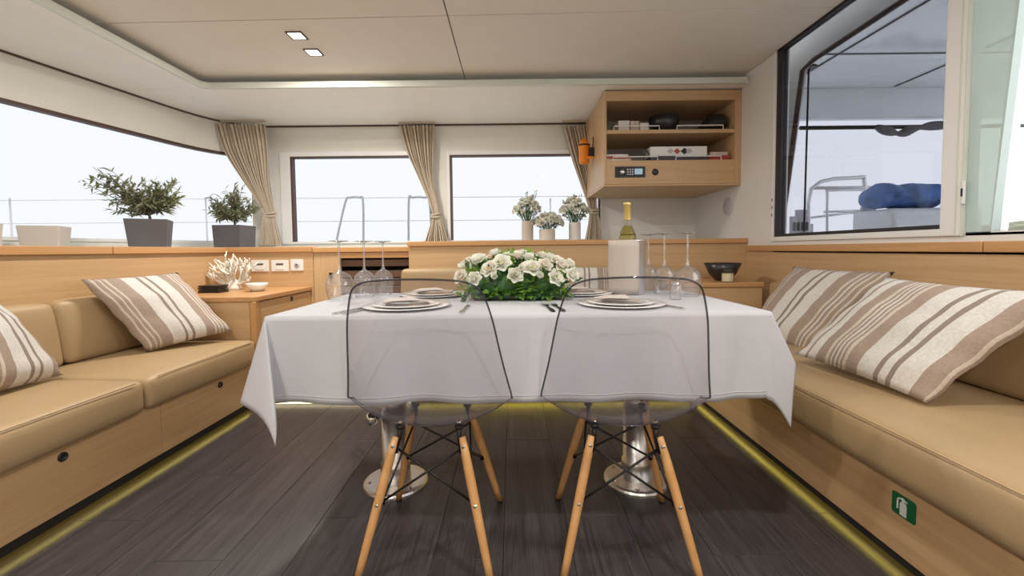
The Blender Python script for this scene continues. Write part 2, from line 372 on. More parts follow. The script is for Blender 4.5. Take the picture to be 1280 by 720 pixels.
# window wall path: left side, rounded corner, back
wp = [Vector((-3.95, -2.8, 0)), Vector((-3.43, 0, 0)), Vector((-2.957, 2.567, 0)), Vector((-2.77, 3.55, 0))]
c0, c1, c2 = Vector((-2.77, 3.55, 0)), Vector((-2.66, YW, 0)), Vector((-2.28, YW, 0))
for k in range(1, 9):
    t = k / 8; wp.append(c0 * (1 - t) ** 2 + c1 * 2 * t * (1 - t) + c2 * t * t)
def strip(bm, path, z0, z1, th, off=0.0):
    n = len(path); nor = []
    for i in range(n):
        t = (path[min(i + 1, n - 1)] - path[max(i - 1, 0)]).normalized(); nor.append(Vector((-t.y, t.x, 0)))
    ring = []
    for i, p in enumerate(path):
        a = p + nor[i] * off; b = p + nor[i] * (off + th)
        ring.append([bm.verts.new((a.x, a.y, z0)), bm.verts.new((a.x, a.y, z1)), bm.verts.new((b.x, b.y, z1)), bm.verts.new((b.x, b.y, z0))])
    for r0, r1 in zip(ring, ring[1:]):
        for k in range(4): bm.faces.new([r0[k], r1[k], r1[(k + 1) % 4], r0[(k + 1) % 4]])
    bm.faces.new(ring[0]); bm.faces.new(ring[-1][::-1])
bm = NB(); strip(bm, wp, ZW1, ZS, 0.06); strip(bm, wp, 0.90, ZW0, 0.06)
wl = struct('wall_left', bm, 'wall')
bm = NB(); strip(bm, wp[:10], ZW1 - 0.022, ZW1 + 0.004, 0.05, 0.004); strip(bm, wp, ZS - 0.012, ZS, 0.012, -0.012)
w1 = sroot('window_1', (-3.0, 2.5, ZW0))
obj('window_frame', bm, 'brown', w1)
bm = NB(); strip(bm, wp[:10], ZW0 - 0.01, ZW0 + 0.012, 0.05, -0.01); obj('window_sill', bm, 'frame_w', w1)
bm = NB(); strip(bm, wp[:10], ZW0, ZW1, 0.006, 0.03); obj('pane', bm, 'pane', w1)
# back wall with two window openings
W2 = (at(363, 195, Y=YW).x, at(541, 300, Y=YW).x); W3 = (at(563, 240, Y=YW).x, at(750, 250, Y=YW).x)
zt = 1.82; zb = ZW0
bm = NB()
box(bm, -2.29, 1.84, YW, YW + 0.08, zt, ZS); box(bm, -2.29, 1.84, YW, YW + 0.08, 0.90, zb)
strip(bm, wp[9:], ZW0, ZW1, 0.06)
box(bm, -2.29, W2[0], YW, YW + 0.08, zb, zt); box(bm, W2[1], W3[0], YW, YW + 0.08, zb, zt); box(bm, W3[1], 0.90, YW, YW + 0.08, zb, zt)
struct('wall_back', bm, 'wall')
bx('wall_back_panel', (0.86, XR + 0.1, YW - 0.03, YW - 0.001, 0.96, ZS), 'wallw', st=True)
bx('trim_5', (-2.29, XR, YW - 0.014, YW, ZS - 0.014, ZS), 'brown', st=True)     # curtain track
for nme, (xa, xb), wl_ in [('window_2', W2, 0.095), ('window_3', W3, 0.03)]:
    wr = sroot(nme, ((xa + xb) / 2, YW, zb))
    bm = NB(); f = 0.022
    box(bm, xa - wl_, xa, YW - f, YW, zb - 0.02, zt + 0.04); box(bm, xb, xb + 0.03, YW - f, YW, zb - 0.02, zt + 0.04)
    box(bm, xa, xb, YW - f, YW, zt, zt + 0.04); box(bm, xa, xb, YW - f, YW, zb - 0.02, zb)
    obj('window_frame', bm, 'frame_w', wr, bevel=0.003)
    bm = NB(); s = 0.013
    box(bm, xa, xa + s * 1.3, YW - 0.01, YW + 0.05, zb, zt); box(bm, xb - s, xb, YW - 0.01, YW + 0.05, zb, zt); box(bm, xa + s * 1.3, xb - s, YW - 0.01, YW + 0.05, zt - s, zt)
    obj('window_seal', bm, 'brown', wr)
    bx('pane', (xa, xb, YW + 0.03, YW + 0.036, zb, zt), 'pane', wr)

# right wall: solid part, window to the cockpit, sliding door edge
bm = NB(); box(bm, XR, XR + 0.09, 2.88, YW + 0.08, 0.90, 2.25); box(bm, XR, XR + 0.09, 1.0, 2.88, 0.88, 0.968)
struct('wall_right', bm, 'wallw', bevel=0.004)
w4 = sroot('window_4', (XR, 2.3, 0.97))
YA, YB_ = 1.752, 2.87
bm = NB()
box(bm, XR - 0.012, XR + 0.05, 1.665, YA, 0.955, 2.3); box(bm, XR - 0.012, XR + 0.05, YA, YB_ + 0.02, 0.955, 0.985); box(bm, XR - 0.012, XR + 0.05, YB_, YB_ + 0.02, 0.985, 2.2)
obj('window_frame', bm, 'frame_w', w4, bevel=0.004)
for y_ in (1.662, 1.684): bx('frame_groove', (XR - 0.016, XR - 0.001, y_, y_ + .005, 0.955, 2.3), 'lip', w4)
bm = NB()
box(bm, XR + 0.0, XR + 0.04, YB_ - 0.05, YB_, 0.985, 2.2); box(bm, XR + 0.0, XR + 0.04, YA, YB_ - 0.05, 0.985, 1.003); box(bm, XR + 0.0, XR + 0.04, YA - 0.004, YA + 0.006, 1.0, 2.3); box(bm, XR, XR + 0.04, YA, YB_, 2.178, 2.2)
obj('window_seal', bm, 'rubber', w4)
bx('pane', (XR + 0.014, XR + 0.02, YA, YB_ - 0.04, 0.99, 2.3), 'tpane', w4)
# outer raked frame
XO = 1.93
def outl(bm, pts, r, X=XO): tube(bm, [at(px, py, X=X) for px, py in pts], r, 8)
bm = NB(); outl(bm, [(976, 292), (1003, 88), (1018, 74), (1130, 0), (1250, -80)], 0.016); obj('outer_frame', bm, 'brown', w4, smooth=True)
bm = NB(); prism(bm, [at(958, 296, X=XO + .02), at(972, 296, X=XO + .02), at(1001, 88, X=XO + .02), at(1016, 72, X=XO + .02), at(1128, -2, X=XO + .02), at(1100, -30, X=XO + .02), at(990, 40, X=XO + .02), at(966, 56, X=XO + .02)], (0.04, 0, 0)); obj('outer_reveal', bm, 'wall', w4)
bx('latch', (XR - 0.022, XR - 0.012, 1.652, 1.664, 1.075, 1.165), 'white', w4, bevel=0.003)
bx('latch_slot', (XR - 0.025, XR - 0.022, 1.6555, 1.661, 1.105, 1.135), 'black', w4)
for zz in (1.22, 1.17, 1.12): bx('hinge_slot', (XR - 0.015, XR - 0.011, YB_ + 0.006, YB_ + 0.011, zz, zz + 0.02), 'black', w4)
d1 = sroot('door_1', (XR, 1.6, 0.95))
bm = NB(); prism(bm, [at(1207, 294, X=XR), at(1238, 294, X=XR), at(1276, -10, X=XR), at(1290, -120, X=XR), at(1225, -120, X=XR), at(1216, -10, X=XR)], (0.03, 0, 0)); obj('door_panel', bm, 'dpane', d1)
bm = NB(); prism(bm, [at(1236, 296, X=1.79), at(1249, 296, X=1.79), at(1284, -10, X=1.79), at(1300, -120, X=1.79), at(1286, -120, X=1.79), at(1271, -10, X=1.79)], (0.03, 0, 0)); obj('door_edge', bm, 'frame_w', d1)
bx('door_track', (XR, XR + 0.12, 1.0, 1.66, 0.955, 0.968), 'frame_w', d1)
# the end of the saloon behind the camera: panelling, window band, wall beside the open cockpit door
bm = NB(); box(bm, -4.1, XR + .1, -2.9, -2.8, 0.95, 1.02); box(bm, -4.1, XR + .1, -2.9, -2.8, 1.80, 2.25); box(bm, -1.4, XR + .1, -2.9, -2.8, 1.02, 1.80)
wf = struct('wall_front', bm, 'wall')
bx('wall_front_panel', (-4.1, XR + .1, -2.85, -2.8, 0.0, 0.95), 'oak_x', st=True)
bx('window_5', (-4.0, -1.4, -2.86, -2.857, 1.02, 1.80), 'pane', st=True)
bm = NB(); box(bm, XR, XR + .09, -2.8, 0.1, -.05, 2.25); struct('wall_right_end', bm, 'wallw')
# round speaker on the right wall
c = at(910, 258, X=XR)
bm = NB(); lathe(bm, [(0.0, 0.012), (0.062, 0.012), (0.072, 0.006), (0.074, 0.0)], segs=28)
bmesh.ops.rotate(bm, verts=bm.verts[:], matrix=Matrix.Rotation(-pi / 2, 3, 'Y'), cent=(0, 0, 0)); bmesh.ops.translate(bm, verts=bm.verts[:], vec=c)
tag(obj('wall_speaker', bm, 'vent', smooth=True), 'round pale grey speaker grille on the white right wall', 'speaker')

# lower panelling and ledges
pl = bx('wall_left_panel', (XL - 0.03, XL, -2.8, YP, 0.0, ZL - 0.038), 'oak_y', st=True)
ysplit = at(142, 312, X=XL + .02).y
for a, b in [(-2.8, ysplit - 0.002), (ysplit + 0.002, YP - 0.02)]:
    bx('ledge_cap', (XL - 0.09, XL + 0.018, a, b, ZL - 0.04, ZL), 'cap_y', pl, bevel=0.004)
XR1 = at(422, 380, Y=YP).x; XR2 = at(512, 330, Y=YP).x; XSK = at(392, 330, Y=YP).x
pb = bx('wall_corner_panel', (XL - 0.03, XSK - 0.004, YP, YP + 0.03, 0.0, ZL - 0.038), 'oak_x', st=True)
bx('ledge_cap', (XL - 0.09, XSK - 0.004, YP - 0.018, YP + 0.09, ZL - 0.04, ZL), 'cap_x', pb, bevel=0.004)
bm = NB(); prism(bm, [(XSK, YP, 0), (XR1, YP + 0.06, 0), (XR1, YP + 0.1, 0), (XSK, YP + 0.1, 0)], (0, 0, ZL - 0.045)); pc = struct('wall_post_panel', bm, 'oak_z')
bm = NB(); prism(bm, [(XSK, YP - 0.018, ZL - 0.045), (XR1, YP + 0.045, ZL - 0.045), (XR2, YP + 0.045, ZL - 0.045), (XR2, YP + 0.14, ZL - 0.045), (XSK, YP + 0.14, ZL - 0.045)], (0, 0, 0.038)); obj('ledge_cap', bm, 'cap_x', pc, bevel=0.004)
# dark louvred recess between the ledge and the settee
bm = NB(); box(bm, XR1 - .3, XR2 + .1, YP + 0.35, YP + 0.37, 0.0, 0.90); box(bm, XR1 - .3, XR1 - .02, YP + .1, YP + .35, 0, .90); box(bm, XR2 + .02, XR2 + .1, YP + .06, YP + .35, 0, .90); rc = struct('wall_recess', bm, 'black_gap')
bx('beam', (XR1, XR2, YP + 0.06, YP + 0.09, at(460, 322.5, Y=YP + .06).z, ZL - 0.047), 'cap_x', rc, bevel=0.002)
zz = at(460, 324.5, Y=YP + .1).z
for k in range(5):
    bx('slat', (XR1, XR2, YP + 0.10, YP + 0.125, zz - 0.052, zz), 'louvre', rc, bevel=0.003); zz -= 0.085 if k == 0 else 0.06
    if k == 0: pass
bm = NB(); prism(bm, [(-1.40, 3.262, 0.80), (-1.40, 3.272, 0.80), (-1.40, 3.272, 0.83), (-1.40, 3.262, 0.83)], (0.10, 0, 0)); bm.free()
c = at(414, 344, Y=YP + 0.04); bx('catch', (c.x - 0.008, c.x + 0.01, c.y - 0.02, c.y + 0.03, c.z - 0.02, c.z + 0.02), 'blackm', pc, bevel=0.003)
# back settee panelling and ledge
pk = bx('wall_settee_panel', (XR2, XR, YP, YP + 0.03, 0.0, ZB - 0.036), 'oak_x', st=True)
bx('ledge_cap', (XR2 - 0.012, XR, YP - 0.018, YP + 0.10, ZB - 0.036, ZB), 'cap_x', pk, bevel=0.004)
bx('ledge_cap', (XR2 - 0.012, XR2 + 0.02, YP + 0.03, YP + 0.3, 0.1, ZB - 0.04), 'oak_z', pk)
pr = bx('wall_right_panel', (XR, XR + 0.03, 0.2, YP, 0.0, ZRr - 0.04), 'oak_y', st=True)
ys2 = at(1228, 310, X=XR - .015).y
for a, b in [(0.2, ys2 - 0.002), (ys2 + 0.002, YP - 0.02)]:
    bx('ledge_cap', (XR - 0.016, XR + 0.07, a, b, ZRr - 0.04, ZRr), 'cap_y', pr, bevel=0.004)
# sills behind the ledges
bm = NB(); prism(bm, [(XL - 0.085, -2.8, 0.905), (XL - 0.085, YW - 0.01, 0.905), (-2.45, YW - 0.01, 0.905), (-2.74, 3.55, 0.905), (-2.93, 2.567, 0.905), (-3.40, 0, 0.905), (-3.92, -2.8, 0.905)], (0, 0, 0.05)); struct('trim_6', bm, 'sill')
bx('trim_7', (XL - 0.08, XR2 - 0.015, YP + 0.145, YW - 0.005, 0.90, 0.95), 'sill', st=True)
bx('trim_8', (XR2, XR, YP + 0.10, YW - 0.005, 0.93, 0.984), 'sill', st=True)

# ================================================================== SEATING
def cushion(name, parent, dims, puff=0.012, r=0.035, lean=None, seam=True, mat='leather', div=(6, 6, 3), crown=0.01):
    x0, x1, y0, y1, z0, z1 = dims
    bm = NB(); box(bm, *dims)
    bmesh.ops.bevel(bm, geom=bm.edges[:], offset=r, segments=3, profile=0.6, affect='EDGES')
    long = [e for e in bm.edges if e.calc_length() > 0.14]
    bmesh.ops.subdivide_edges(bm, edges=long, cuts=5, use_grid_fill=True)
    cx, cy, cz = (x0 + x1) / 2, (y0 + y1) / 2, (z0 + z1) / 2
    for v in bm.verts:
        u = (v.co.x - cx) / (x1 - x0) * 2; q = (v.co.y - cy) / (y1 - y0) * 2; t = (v.co.z - cz) / (z1 - z0) * 2
        f = max(0, 1 - u * u), max(0, 1 - q * q), max(0, 1 - t * t)
        v.co.x += puff * u * f[1] * f[2]; v.co.y += puff * q * f[0] * f[2] * .5; v.co.z += (crown if t > 0 else 0) * t * f[0] * f[1]
        w_ = noise.noise(v.co * 6.0) * 0.006 * (0.4 + abs(q)); v.co.z += w_; v.co.x += noise.noise(v.co * 7 + Vector((5, 1, 2))) * 0.004
        if lean: v.co.x += lean[0] * (v.co.z - z0); v.co.y += lean[1] * (v.co.z - z0)
    o = obj(name, bm, mat, parent, smooth=True, sub=1)
    return o
def seam_line(parent, pts, r=0.0035):
    bm = NB(); tube(bm, pts, r * .6, 6); return obj('piping', bm, 'piping', parent, smooth=True)
def base_panel(parent, name, dims, mat): return bx(name, dims, mat, parent, bevel=0.002)

# left sofa
s1 = thing('sofa', 'built-in tan leather sofa along the left windows, on a light oak base', 'sofa', (-1.8, 1.2, 0))
sp = at(203, 560, X=BL).y
for a, b in [(-0.6, sp - 0.0015), (sp + 0.0015, 2.486)]:
    bx('base_panel', (BL - 0.02, BL, a, b, 0.058, 0.285), 'oak_y', s1, bevel=0.0015)
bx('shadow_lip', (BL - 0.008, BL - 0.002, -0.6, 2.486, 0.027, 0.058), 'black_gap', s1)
bx('toe_kick', (BL - 0.06, BL - 0.045, -0.6, 2.486, 0, 0.05), 'black_gap', s1)
bx('base_deck', (XL + .004, BL - .02, -0.6, 2.486, 0.255, 0.275), 'oak_y', s1)
bx('led_strip', (BL - 0.032, BL - 0.024, -0.6, 2.48, 0.036, 0.046), 'led', s1)
for q in [(78, 571), (275, 481)]:
    c = at(*q, X=BL); bm = NB(); lathe(bm, [(0, .003), (.010, .003), (.011, .006), (.0145, .006), (.016, .003), (.016, 0)], segs=20)
    bmesh.ops.rotate(bm, verts=bm.verts[:], matrix=Matrix.Rotation(pi / 2, 3, 'Y'), cent=(0, 0, 0)); bmesh.ops.translate(bm, verts=bm.verts[:], vec=c)
    obj('push_lock', bm, 'black', s1, smooth=True)
ysc = 1.728
for a, b in [(0.15, ysc - 0.004), (ysc + 0.004, 2.482)]:
    cu = cushion('seat_cushion', s1, (XL + 0.03, BL + 0.035, a, min(b, 2.478), 0.277, 0.418), puff=0.012, crown=0.012)
    seam_line(cu, [(BL + 0.031, a + 0.05, 0.409), (BL + 0.037, (a + b) / 2, 0.413), (BL + 0.031, b - 0.05, 0.409)])
for a, b in [(0.85, 1.915), (1.925, 2.475)]:
    cu = cushion('back_cushion', s1, (XL + 0.034, XL + 0.12, a, b, 0.42, 0.715), puff=0.02, lean=(-0.02, -0.12), crown=0.004)
    seam_line(cu, [(XL + 0.098, a + 0.012, 0.44), (XL + 0.108, a - 0.01, 0.56), (XL + 0.094, a - 0.028, 0.69)])
    seam_line(cu, [(XL + 0.094, a - 0.02, 0.70), (XL + 0.102, (a + b) / 2 - 0.03, 0.704), (XL + 0.094, b - 0.05, 0.70)])
# right sofa
s2 = thing('sofa', 'built-in tan leather sofa under the cockpit window, with green sign on its base', 'sofa', (1.4, 1.2, 0))
bx('base_panel', (BR_, BR_ + 0.02, -0.6, 2.745, 0.050, 0.262), 'oak_y', s2, bevel=0.0015)
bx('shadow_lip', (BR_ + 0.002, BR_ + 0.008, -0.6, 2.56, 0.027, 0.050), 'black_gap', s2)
bx('toe_kick', (BR_ + 0.045, BR_ + 0.06, -0.6, 2.745, 0, 0.05), 'black_gap', s2)
bx('base_deck', (BR_ + .02, XR - .004, -0.6, 2.745, 0.24, 0.258), 'oak_y', s2)
bx('led_strip', (BR_ + 0.024, BR_ + 0.032, -0.6, 2.56, 0.036, 0.046), 'led', s2)
cu = cushion('seat_cushion', s2, (BR_ - 0.035, XR - 0.02, 0.2, 2.70, 0.26, 0.412), puff=0.012, crown=0.014)
seam_line(cu, [(BR_ - 0.030, 0.25, 0.402), (BR_ - 0.037, 1.4, 0.408), (BR_ - 0.030, 2.65, 0.402)])
for a, b in [(0.2, 1.58), (1.59, 2.73)]:
    cushion('back_cushion', s2, (XR - 0.125, XR - 0.03, a, b, 0.415, 0.70), puff=0.014, lean=(0.01, 0), crown=0.004)
# sign
A, B_, C_, D_ = [at(*q, X=BR_ - 0.001) for q in [(1117, 612), (1146.5, 631), (1143.5, 657), (1113.5, 637)]]
sg = thing('sign', 'small green fire extinguisher sign on the right sofa base', 'sign', (BR_ - 0.002, (A.y + B_.y) / 2, (A.z + D_.z) / 2))
ys0, ys1 = (B_.y + C_.y) / 2, (A.y + D_.y) / 2; zs0, zs1 = (C_.z + D_.z) / 2, (A.z + B_.z) / 2
bm = NB(); yw, zh = ys1 - ys0, zs1 - zs0; rr = 0.008
pts = []
for cy_, cz_, a0 in [(ys1 - rr, zs1 - rr, 0), (ys0 + rr, zs1 - rr, 90), (ys0 + rr, zs0 + rr, 180), (ys1 - rr, zs0 + rr, 270)]:
    for k in range(5):
        a = R(a0 + k * 22.5); pts.append((BR_ - 0.0005, cy_ + rr * cos(a), cz_ + rr * sin(a)))
prism(bm, pts, (-0.0015, 0, 0)); obj('plate', bm, 'green', sg)
def sq(fy, fz): return (BR_ - 0.002, ys1 - fy * yw, zs0 + fz * zh)   # fy to the right as seen, fz up
bm = NB(); prism(bm, [sq(*p) for p in [(.36, .08), (.64, .08), (.64, .60), (.60, .68), (.54, .72), (.54, .78), (.66, .74), (.66, .80), (.52, .86), (.48, .92), (.44, .86), (.44, .72), (.40, .68), (.36, .60)]], (-0.001, 0, 0)); obj('pictogram', bm, 'signw', sg)
bm = NB(); tube(bm, [sq(*p) for p in [(.46, .82), (.36, .82), (.28, .76), (.26, .64), (.26, .30)]], 0.0028, 6); obj('pictogram', bm, 'signw', sg)

# back settee
s3 = thing('settee', 'back settee with tan cushions behind the table, under the windows', 'settee', (0.1, 2.8, 0))
bx('base_panel', (BL + .03, BR_ - .002, BB, BB + 0.02, 0.045, 0.262), 'oak_x', s3, bevel=0.0015)
bx('toe_kick', (BL + .03, BR_ - .002, BB + 0.05, BB + 0.06, 0, 0.05), 'black_gap', s3)
bx('base_deck', (BL + .03, BR_ - .002, BB + .02, YP - .004, 0.24, 0.26), 'oak_x', s3)
bx('led_strip', (BL + 0.03, -0.62, BB - 0.002, BB + 0.012, 0.004, 0.022), 'ledw', s3)
bx('led_strip', (-0.60, BR_ - .002, BB + 0.026, BB + 0.036, 0.030, 0.038), 'led', s3)
cushion('seat_cushion', s3, (XR2 + 0.01, BR_ - 0.06, BB - 0.04, YP - 0.035, 0.262, 0.41))
cushion('back_cushion', s3, (XR2 - 0.03, BR_ - 0.06, YP - 0.16, YP - 0.035, 0.42, 0.79), puff=0.01)

# corner cabinet, left
XCF = -1.49; YCF = 2.492
cb = thing('side_cabinet', 'light oak corner cabinet with one drawer, left of the table', 'cabinet', (-1.8, 2.85, 0))
bx('body', (XL + .002, XCF - 0.02, YCF + 0.018, YP - .002, 0.0, 0.63), 'oak_x', cb)
bx('side_panel', (XL + .002, XCF - 0.035, YCF, YCF + 0.017, 0.28, 0.632), 'oak_x', cb)
bx('corner_post', (XCF - 0.034, XCF, YCF - 0.003, YCF + 0.05, 0.0, 0.633), 'cap_z', cb, bevel=0.006)
bm = NB(); prism(bm, [(XL + .002, YCF - 0.008, 0.634), (XCF - 0.02, YCF - 0.008, 0.634), (XCF + 0.006, YCF + 0.018, 0.634), (XCF + 0.006, YP - .002, 0.634), (XL + .002, YP - .002, 0.634)], (0, 0, 0.028)); obj('top', bm, 'cap_y', cb, bevel=0.003)
dr = bx('drawer', (XCF - 0.018, XCF - 0.002, YCF + 0.055, YP - 0.012, 0.30, 0.626), 'oak_y', cb, bevel=0.002)
c = at(364.7, 373.3, X=XCF - 0.002); bm = NB(); lathe(bm, [(0, .003), (.012, .003), (.016, .002), (.017, 0)], segs=18)
bmesh.ops.rotate(bm, verts=bm.verts[:], matrix=Matrix.Rotation(pi / 2, 3, 'Y'), cent=(0, 0, 0)); bmesh.ops.translate(bm, verts=bm.verts[:], vec=c); obj('finger_pull', bm, 'black', dr, smooth=True)
ZCT = 0.662
# side cabinet, right
zc2 = 0.695
cb2 = thing('side_cabinet', 'low oak cabinet in the right corner carrying a black bowl', 'cabinet', (1.33, 3.0, 0))
bx('body', (1.09, 1.605, 2.765, YP - 0.002, 0.0, zc2 - 0.03), 'oak_x', cb2)
bx('top', (1.08, 1.61, 2.75, YP - 0.002, zc2 - 0.03, zc2), 'cap_x', cb2, bevel=0.004)

# ================================================================== TABLE
TX0, TX1, TY0, TY1, TZ = -0.765, 0.80, 1.328, 2.03, 0.72
tb = thing('dining_table', 'dining table under the white cloth, on two steel pedestals', 'table', (0.01, 1.68, 0))
bx('table_top', (TX0 + .004, TX1 - .004, TY0 + .004, TY1 - .004, TZ - 0.034, TZ - 0.004), 'oak_x', tb, bevel=0.006)
for X_ in (-0.47, 0.484):
    Y_ = 1.676
    bm = NB(); lathe(bm, [(0, .016), (.112, .016), (.122, .013), (.126, .006), (.126, 0)], (X_, Y_, 0), 40); fb = obj('pedestal_base', bm, 'steel', tb, smooth=False, bevel=0.0)
    bm = NB(); lathe(bm, [(.058, .016), (.060, .02), (.056, .075), (.056, .085), (.050, .09), (.050, .30), (.047, .30), (.047, .36), (.058, .37), (.058, .44), (.047, .45), (.047, .66), (.16, .68), (.16, .686)], (X_, Y_, 0), 32); pcol = obj('pedestal_column', bm, 'steel', tb, smooth=True)
    for k in range(6):
        bm = NB(); a = k * pi / 3 + .3; lathe(bm, [(0, .020), (.006, .019), (.009, .016)], (X_ + .1 * cos(a), Y_ + .1 * sin(a), 0), 10); obj('bolt', bm, 'chrome', fb)
    bm = NB(); lathe(bm, [(0, -.028), (.02, -.02), (.028, 0), (.02, .02), (0, .028)], (X_ - 0.075, Y_ - 0.04, 0.275), 16); tube(bm, [(X_ - .075, Y_ - .04, .275), (X_ - .03, Y_ - .01, .275)], .01)
    if X_ < 0: obj('clamp_knob', bm, 'chrome', pcol, smooth=True)
    else: bm.free()
# tablecloth: hanging panels and folded corners
OD = 0.272
def ndir(*v): return Vector(v).normalized()
CORN = {(-1, -1): (ndir(.03, -.06, -1), ndir(.19, -.26, -.95), ndir(-.27, -.10, -.96)),
        (1, -1): (ndir(-.06, -.05, -1), ndir(.21, .05, -.97), ndir(.58, .42, -.72)),
        (-1, 1): (ndir(0, .06, -1), ndir(-.22, .22, -.95), ndir(-.08, .02, -1)),
        (1, 1): (ndir(0, .06, -1), ndir(.22, .22, -.95), ndir(.20, .02, -1))}
def sm(t): t = max(0, min(1, t)); return t * t * (3 - 2 * t)
def cloth_pt(u, v):
    cx = min(max(u, TX0), TX1); cy = min(max(v, TY0), TY1); du, dv = u - cx, v - cy
    p = Vector((cx, cy, TZ))
    if abs(du) < 1e-9 and abs(dv) < 1e-9:
        p.z += 0.0008 * noise.noise(Vector((u * 5, v * 5, 0))); return p
    if abs(du) > 1e-9 and abs(dv) > 1e-9:
        d0, d1_, d2 = CORN[(1 if du > 0 else -1, 1 if dv > 0 else -1)]
        r = sqrt(du * du + dv * dv); a = math.atan2(abs(du), abs(dv)) / (pi / 2)
        L0 = (a - .5) * (a - 1) * 2; L1 = -4 * a * (a - 1); L2 = 2 * a * (a - .5)
        d = (d0 * L0 + d1_ * L1 + d2 * L2).normalized(); k = sm(r / 0.03)
        return p + d * r
    if abs(dv) > 1e-9:
        s = -1 if dv < 0 else 1; r = abs(dv)
        tl = cx - TX0; tr = TX1 - cx; base = Vector((0, .05 * s, -1))
        d = base.lerp(CORN[(-1, s)][0], 1 - sm(tl / .25)).lerp(CORN[(1, s)][0], 1 - sm(tr / .25)).normalized()
        q = p + d * r
        q.y += s * 0.010 * sin(u * 13 + 1.0) * (r / OD) + s * 0.006 * sin(u * 29) * (r / OD) ** 2 + s * .012 * sm((u - .45) / .3) * sin(u * 34) * (r / OD)
        q.z += 0.004 * sin(u * 17 + .5) * (r / OD) ** 2
        return q
    s = -1 if du < 0 else 1; r = abs(du)
    ta = cy - TY0; tb_ = TY1 - cy; base = Vector((.06 * s, 0, -1))
    d = base.lerp(CORN[(s, -1)][2], 1 - sm(ta / .35)).lerp(CORN[(s, 1)][2], 1 - sm(tb_ / .35)).normalized()
    q = p + d * r; q.x += s * 0.010 * sin(v * 14) * (r / OD); return q
def axis_vals(a, b, n, m):
    v = [a - OD * (1 - i / m) for i in range(m)] + [a + (b - a) * i / n for i in range(n)] + [b + OD * i / m for i in range(m + 1)]
    return v
us = axis_vals(TX0, TX1, 80, 18); vs = axis_vals(TY0, TY1, 30, 18)
bm = NB(); g = [[bm.verts.new(cloth_pt(u, v)) for v in vs] for u in us]
for i in range(len(us) - 1):
    for j in range(len(vs) - 1): bm.faces.new([g[i][j], g[i + 1][j], g[i + 1][j + 1], g[i][j + 1]])
clo = obj('tablecloth', bm, 'cloth', smooth=True, solid=0.0016); tag(clo, 'white linen tablecloth draped over the dining table', 'tablecloth')
bm = NB()
hem = OD - 0.022
for loop in ([cloth_pt(u, TY0 - hem) for u in us if TX0 <= u <= TX1],):
    tube(bm, [p + Vector((0, -0.0012, 0)) for p in loop], 0.0011, 5)
obj('hem', bm, 'cloth', clo, smooth=True)

